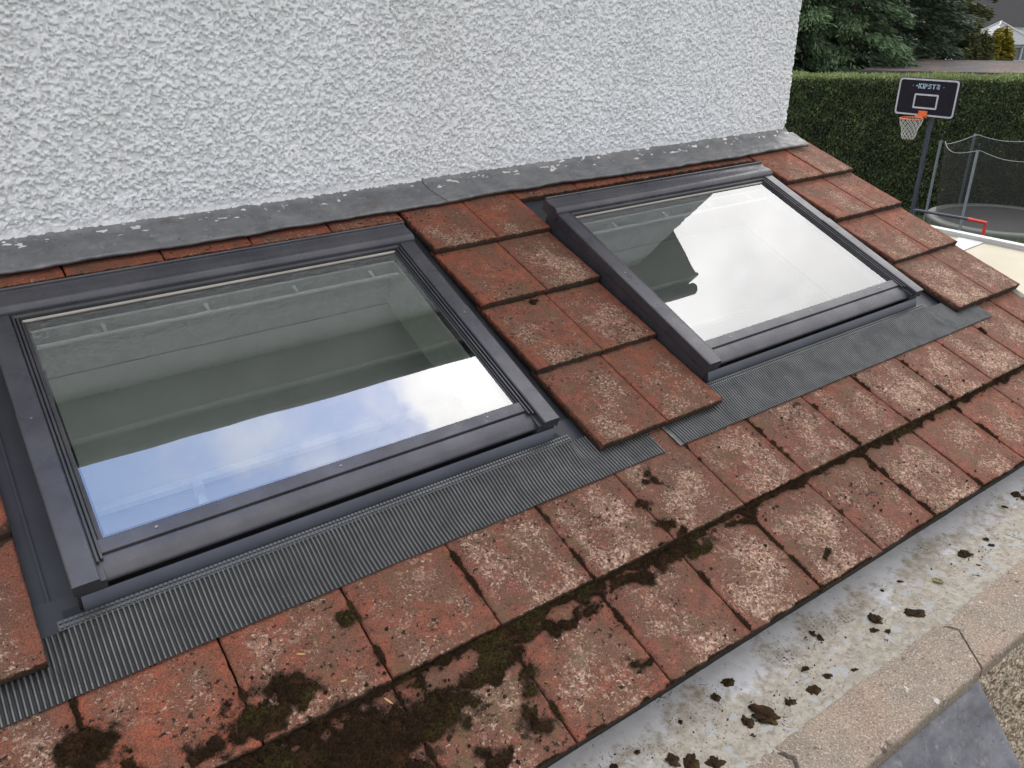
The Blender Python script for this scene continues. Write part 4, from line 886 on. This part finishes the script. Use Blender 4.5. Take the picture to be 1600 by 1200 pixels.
LT = {'K': [((0, 0), (0, 1)), ((0, .5), (.62, 1)), ((.15, .55), (.66, 0))], 'I': [((0, 0), (0, 1))], 'P': [((0, 0), (0, 1)), ((0, .94), (.55, .94)), ((.55, .94), (.55, .48)), ((.55, .48), (0, .48))],
      'S': [((.58, .94), (0, .94)), ((0, .94), (0, .52)), ((0, .52), (.58, .52)), ((.58, .52), (.58, .06)), ((.58, .06), (0, .06))], 'T': [((0, .94), (.66, .94)), ((.33, .94), (.33, 0))],
      'A': [((.02, .94), (.58, .94)), ((.58, .94), (.58, 0)), ((.58, .06), (.02, .06)), ((.02, .06), (.02, .5)), ((.02, .5), (.58, .5))]}
x = 0; sz = .088; y0 = 7.285; z0 = -1.045
lett = MB(); lmat = mk_plain('pale_blue_lettering', (.36, .48, .60), .5)
def endl(nm):
    global lett
    link(nm, lett, lmat, t); lett = MB()
def stroke(p, q, w_=.021):
    p = np.array(p); q = np.array(q); dd = (q - p); dd = dd / np.linalg.norm(dd); nn = np.array([-dd[1], dd[0]]) * w_ / 2; p2 = p - dd * w_ / 2 * .9; q2 = q + dd * w_ / 2 * .9
    c4 = [p2 + nn, q2 + nn, q2 - nn, p2 - nn]; lett.extr([(BX - .006, a_[0], a_[1]) for a_ in c4], [(BX - .0005, a_[0], a_[1]) for a_ in c4])
for ch, wd in (('K', .066), ('I', .0), ('P', .055), ('S', .058), ('T', .066), ('A', .058)):
    for p_, q_ in LT[ch]: stroke((y0 - x - p_[0] * .088, z0 + p_[1] * sz), (y0 - x - q_[0] * .088, z0 + q_[1] * sz))
    x += wd + .033; endl('letter')
stroke((y0 + .055, z0 + .045), (y0 + .04, z0 + .045), .026); endl('logo_mark'); stroke((y0 + .14, z0 + .045), (y0 + .137, z0 + .045), .012); endl('dot'); stroke((y0 - x - .06, z0 + .04), (y0 - x - .063, z0 + .04), .012)
endl('dot')
RC = (16.36, 7.07, -1.635)
b = MB(); b.tube([(RC[0] + .235 * math.cos(a_), RC[1] + .235 * math.sin(a_), RC[2]) for a_ in np.linspace(0, 2 * math.pi, 33)[:-1]], .013, 8, True); link('ring', b, org_, t, smooth=True)
b = MB(); b.box((16.70, 7.07, -1.62), (.2, .16, .03)); b.box((16.775, 7.07, -1.58), (.03, .2, .14)); link('ring_bracket', b, org_, t, bevel=.004)
b = MB()
for k in range(12):
    for sg in (-1, 1):
        pts = []
        for q in np.linspace(0, 1, 9):
            a_ = 2 * math.pi * k / 12 + sg * q * 2.1; r_ = .232 * (1 - q) ** .9 + .105 * q + .012 * math.sin(q * 9); pts.append((RC[0] + r_ * math.cos(a_), RC[1] + r_ * math.sin(a_), RC[2] - q * .44))
        b.tube(pts, .0058, 4)
link('net', b, mk_plain('white_cord', (.48, .47, .45), .8), t)
b = MB(); b.tube([(16.95, 6.95, G + .1), (16.95, 6.95, -1.35)], .05, 12); b.box((16.9, 7.02, -1.2), (.12, .3, .5)); link('pole', b, pol, t, auto=40)
b = MB(); b.box((17.1, 6.95, G + .11), (1.1, .75, .22)); link('base_tank', b, blk, t, bevel=.04)
# ------------------------------------------------------------------ trampoline
TC, TR, ZM = (18.43, 5.62), 1.55, -3.9; t = empty('trampoline', (*TC, G), 'round garden trampoline with black safety net and grey poles beside the basketball hoop', 'trampoline')
circ = lambda r, z, n=48: [(TC[0] + r * math.cos(a_), TC[1] + r * math.sin(a_), z) for a_ in np.linspace(0, 2 * math.pi, n + 1)[:-1]]
b = MB(); v = circ(TR - .2, ZM); b.extr(v, [(x, y, z - .01) for x, y, z in v]); link('jumping_mat', b, mk_plain('black_jumping_mat', (.015, .015, .017), .7), t)
b = MB(); n = 48; prof = [(-.21, .004), (-.19, .03), (.0, .03), (.03, .0), (.02, -.05)]
V_ = [(TC[0] + (TR + r) * math.cos(a_), TC[1] + (TR + r) * math.sin(a_), ZM + z) for r, z in prof for a_ in np.linspace(0, 2 * math.pi, n + 1)[:-1]]
b.add(V_, [(k * n + i, k * n + (i + 1) % n, (k + 1) * n + (i + 1) % n, (k + 1) * n + i) for k in range(4) for i in range(n)]); link('edge_pad', b, mk_plain('grey_edge_pad', (.10, .11, .10), .6), t, smooth=True)
gtm = mk_plain('galvanised_tube', (.22, .23, .25), .4, .6)
for k in range(6):
    b = MB(); a_ = k * math.pi / 3 + .5
    for e_ in (-.16, .16): b.tube([(TC[0] + TR * math.cos(a_ + e_), TC[1] + TR * math.sin(a_ + e_), ZM - .02), (TC[0] + TR * math.cos(a_ + e_), TC[1] + TR * math.sin(a_ + e_), G + .03)], .022, 8)
    b.tube([(TC[0] + TR * math.cos(a_ - .16), TC[1] + TR * math.sin(a_ - .16), G + .03), (TC[0] + TR * math.cos(a_ + .16), TC[1] + TR * math.sin(a_ + .16), G + .03)], .022, 8)
    link('leg', b, gtm, t)
gp = mk_plain('grey_foam_pole', (.17, .19, .225), .5)
PA = [math.atan2(7.0 - TC[1], 17.55 - TC[0]), math.atan2(5.75 - TC[1], 16.85 - TC[0])]; stp = (PA[1] - PA[0]) % (2 * math.pi)
pang = [PA[0], PA[1]] + [PA[1] + (2 * math.pi - stp) * k / 5 for k in (1, 2, 3, 4)]
for a_ in pang:
    x, y = TC[0] + (TR + .03) * math.cos(a_), TC[1] + (TR + .03) * math.sin(a_)
    b = MB(); b.tube([(x, y, ZM - .5), (x, y, ZM + 1.7)], .03, 10); p = link('net_pole', b, gp, t, auto=40)
    b = MB(); b.tube([(x, y, ZM + 1.7), (x, y, ZM + 1.80), (x, y, ZM + 1.84)], [.02, .022, .01], 8); link('pole_cap', b, MT['black'], p)
# net: mesh cloth as fine see-through fabric, top edge swagged between the poles
nm = bpy.data.materials.new('black_mesh_net'); nm.use_nodes = True; tn = nm.node_tree; pb = tn.nodes['Principled BSDF']; pb.inputs['Base Color'].default_value = (.02, .02, .02, 1); pb.inputs['Roughness'].default_value = .8; pb.inputs['Alpha'].default_value = .42
def swag(a_):
    d_ = min(abs((a_ - q + math.pi) % (2 * math.pi) - math.pi) for q in pang); return 1.66 - .15 * math.sin(min(1, d_ / .5) * math.pi / 2)
an = np.linspace(0, 2 * math.pi, 121); b = MB()
X = np.array([[(TC[0] + (TR - .18 + .12 * q) * math.cos(a_), TC[1] + (TR - .18 + .12 * q) * math.sin(a_), ZM + .03 + q * swag(a_)) for q in (0, .33, .66, 1)] for a_ in an]); b.grid(X); link('safety_net', b, nm, t, smooth=True)
b = MB(); b.tube([tuple(X[i, 3]) for i in range(120)], .007, 5, True); link('net_hem', b, mk_plain('pale_net_hem', (.30, .30, .31), .7), t)
# ------------------------------------------------------------------ little goal frame
t = empty('goal_frame', (15.6, 5.4, G), 'low training goal of dark tube with red corner in front of the trampoline', 'goal')
red = mk_plain('red_plastic_corner', (.50, .03, .025), .45)
gz = -3.40; GA = np.array([15.35, 6.05]); GB = np.array([15.92, 4.82]); g1 = GA * .25 + GB * .75
b = MB(); b.tube([(*GA, gz + .08), (*g1, gz)], .03, 8); b.tube([(*GA, gz + .08), (*GA, G)], .03, 8); link('crossbar', b, pol, t)
b = MB(); b.tube([(*g1, gz), (*GB, gz - .04), (GB[0], GB[1], gz - .36)], .038, 8); link('corner_piece', b, red, t)
b = MB(); b.tube([(GB[0], GB[1], gz - .36), (GB[0], GB[1], G)], .03, 8); link('goal_post', b, pol, t)
# ------------------------------------------------------------------ cream flat roof below the verge
t = empty('garden_room', (7.6, 0.2, G), 'low building with cream flat roof and white edge trim to the right of the tiled verge', 'outbuilding')
cream = Mat('cream_roof_sheet', .7); cream.coord(); cream.base(cream.mix(cream.ramp(cream.noise(1.5, 5), .3, .7), (.34, .31, .23), (.39, .355, .27))); cream = cream.m
v = [(7.55, 1.52), (7.04, 1.11), (2.9, -2.2), (2.9, -4.6), (8.3, -2.6)]
E0, E1 = np.array([7.47, 1.62]), np.array([7.30, .2])
poly = [(4.2, 1.62), (7.38, 1.62), (7.38, -3.4), (4.2, -3.4)]
b = MB(); b.extr([(x, y, -1.615) for x, y in poly], [(x, y, -1.70) for x, y in poly]); link('flat_roof', b, cream, t)
b = MB(); b.box((7.41, -.9, -1.61), (.09, 5.15, .09)); b.box((5.8, 1.66, -1.61), (3.1, .07, .088))
b.extr([(6.5, 1.0, -1.612), (7.36, 1.25, -1.612), (7.36, .98, -1.612), (6.5, .93, -1.612)], [(6.5, 1.0, -1.605), (7.36, 1.25, -1.605), (7.36, .98, -1.605), (6.5, .93, -1.605)]); link('edge_trim', b, wh, t)
b = MB(); b.box((5.8, -.9, (G - 1.71) / 2), (3.0, 4.8, -1.71 - G)); link('outbuilding_wall', b, MT['renderf'], t)
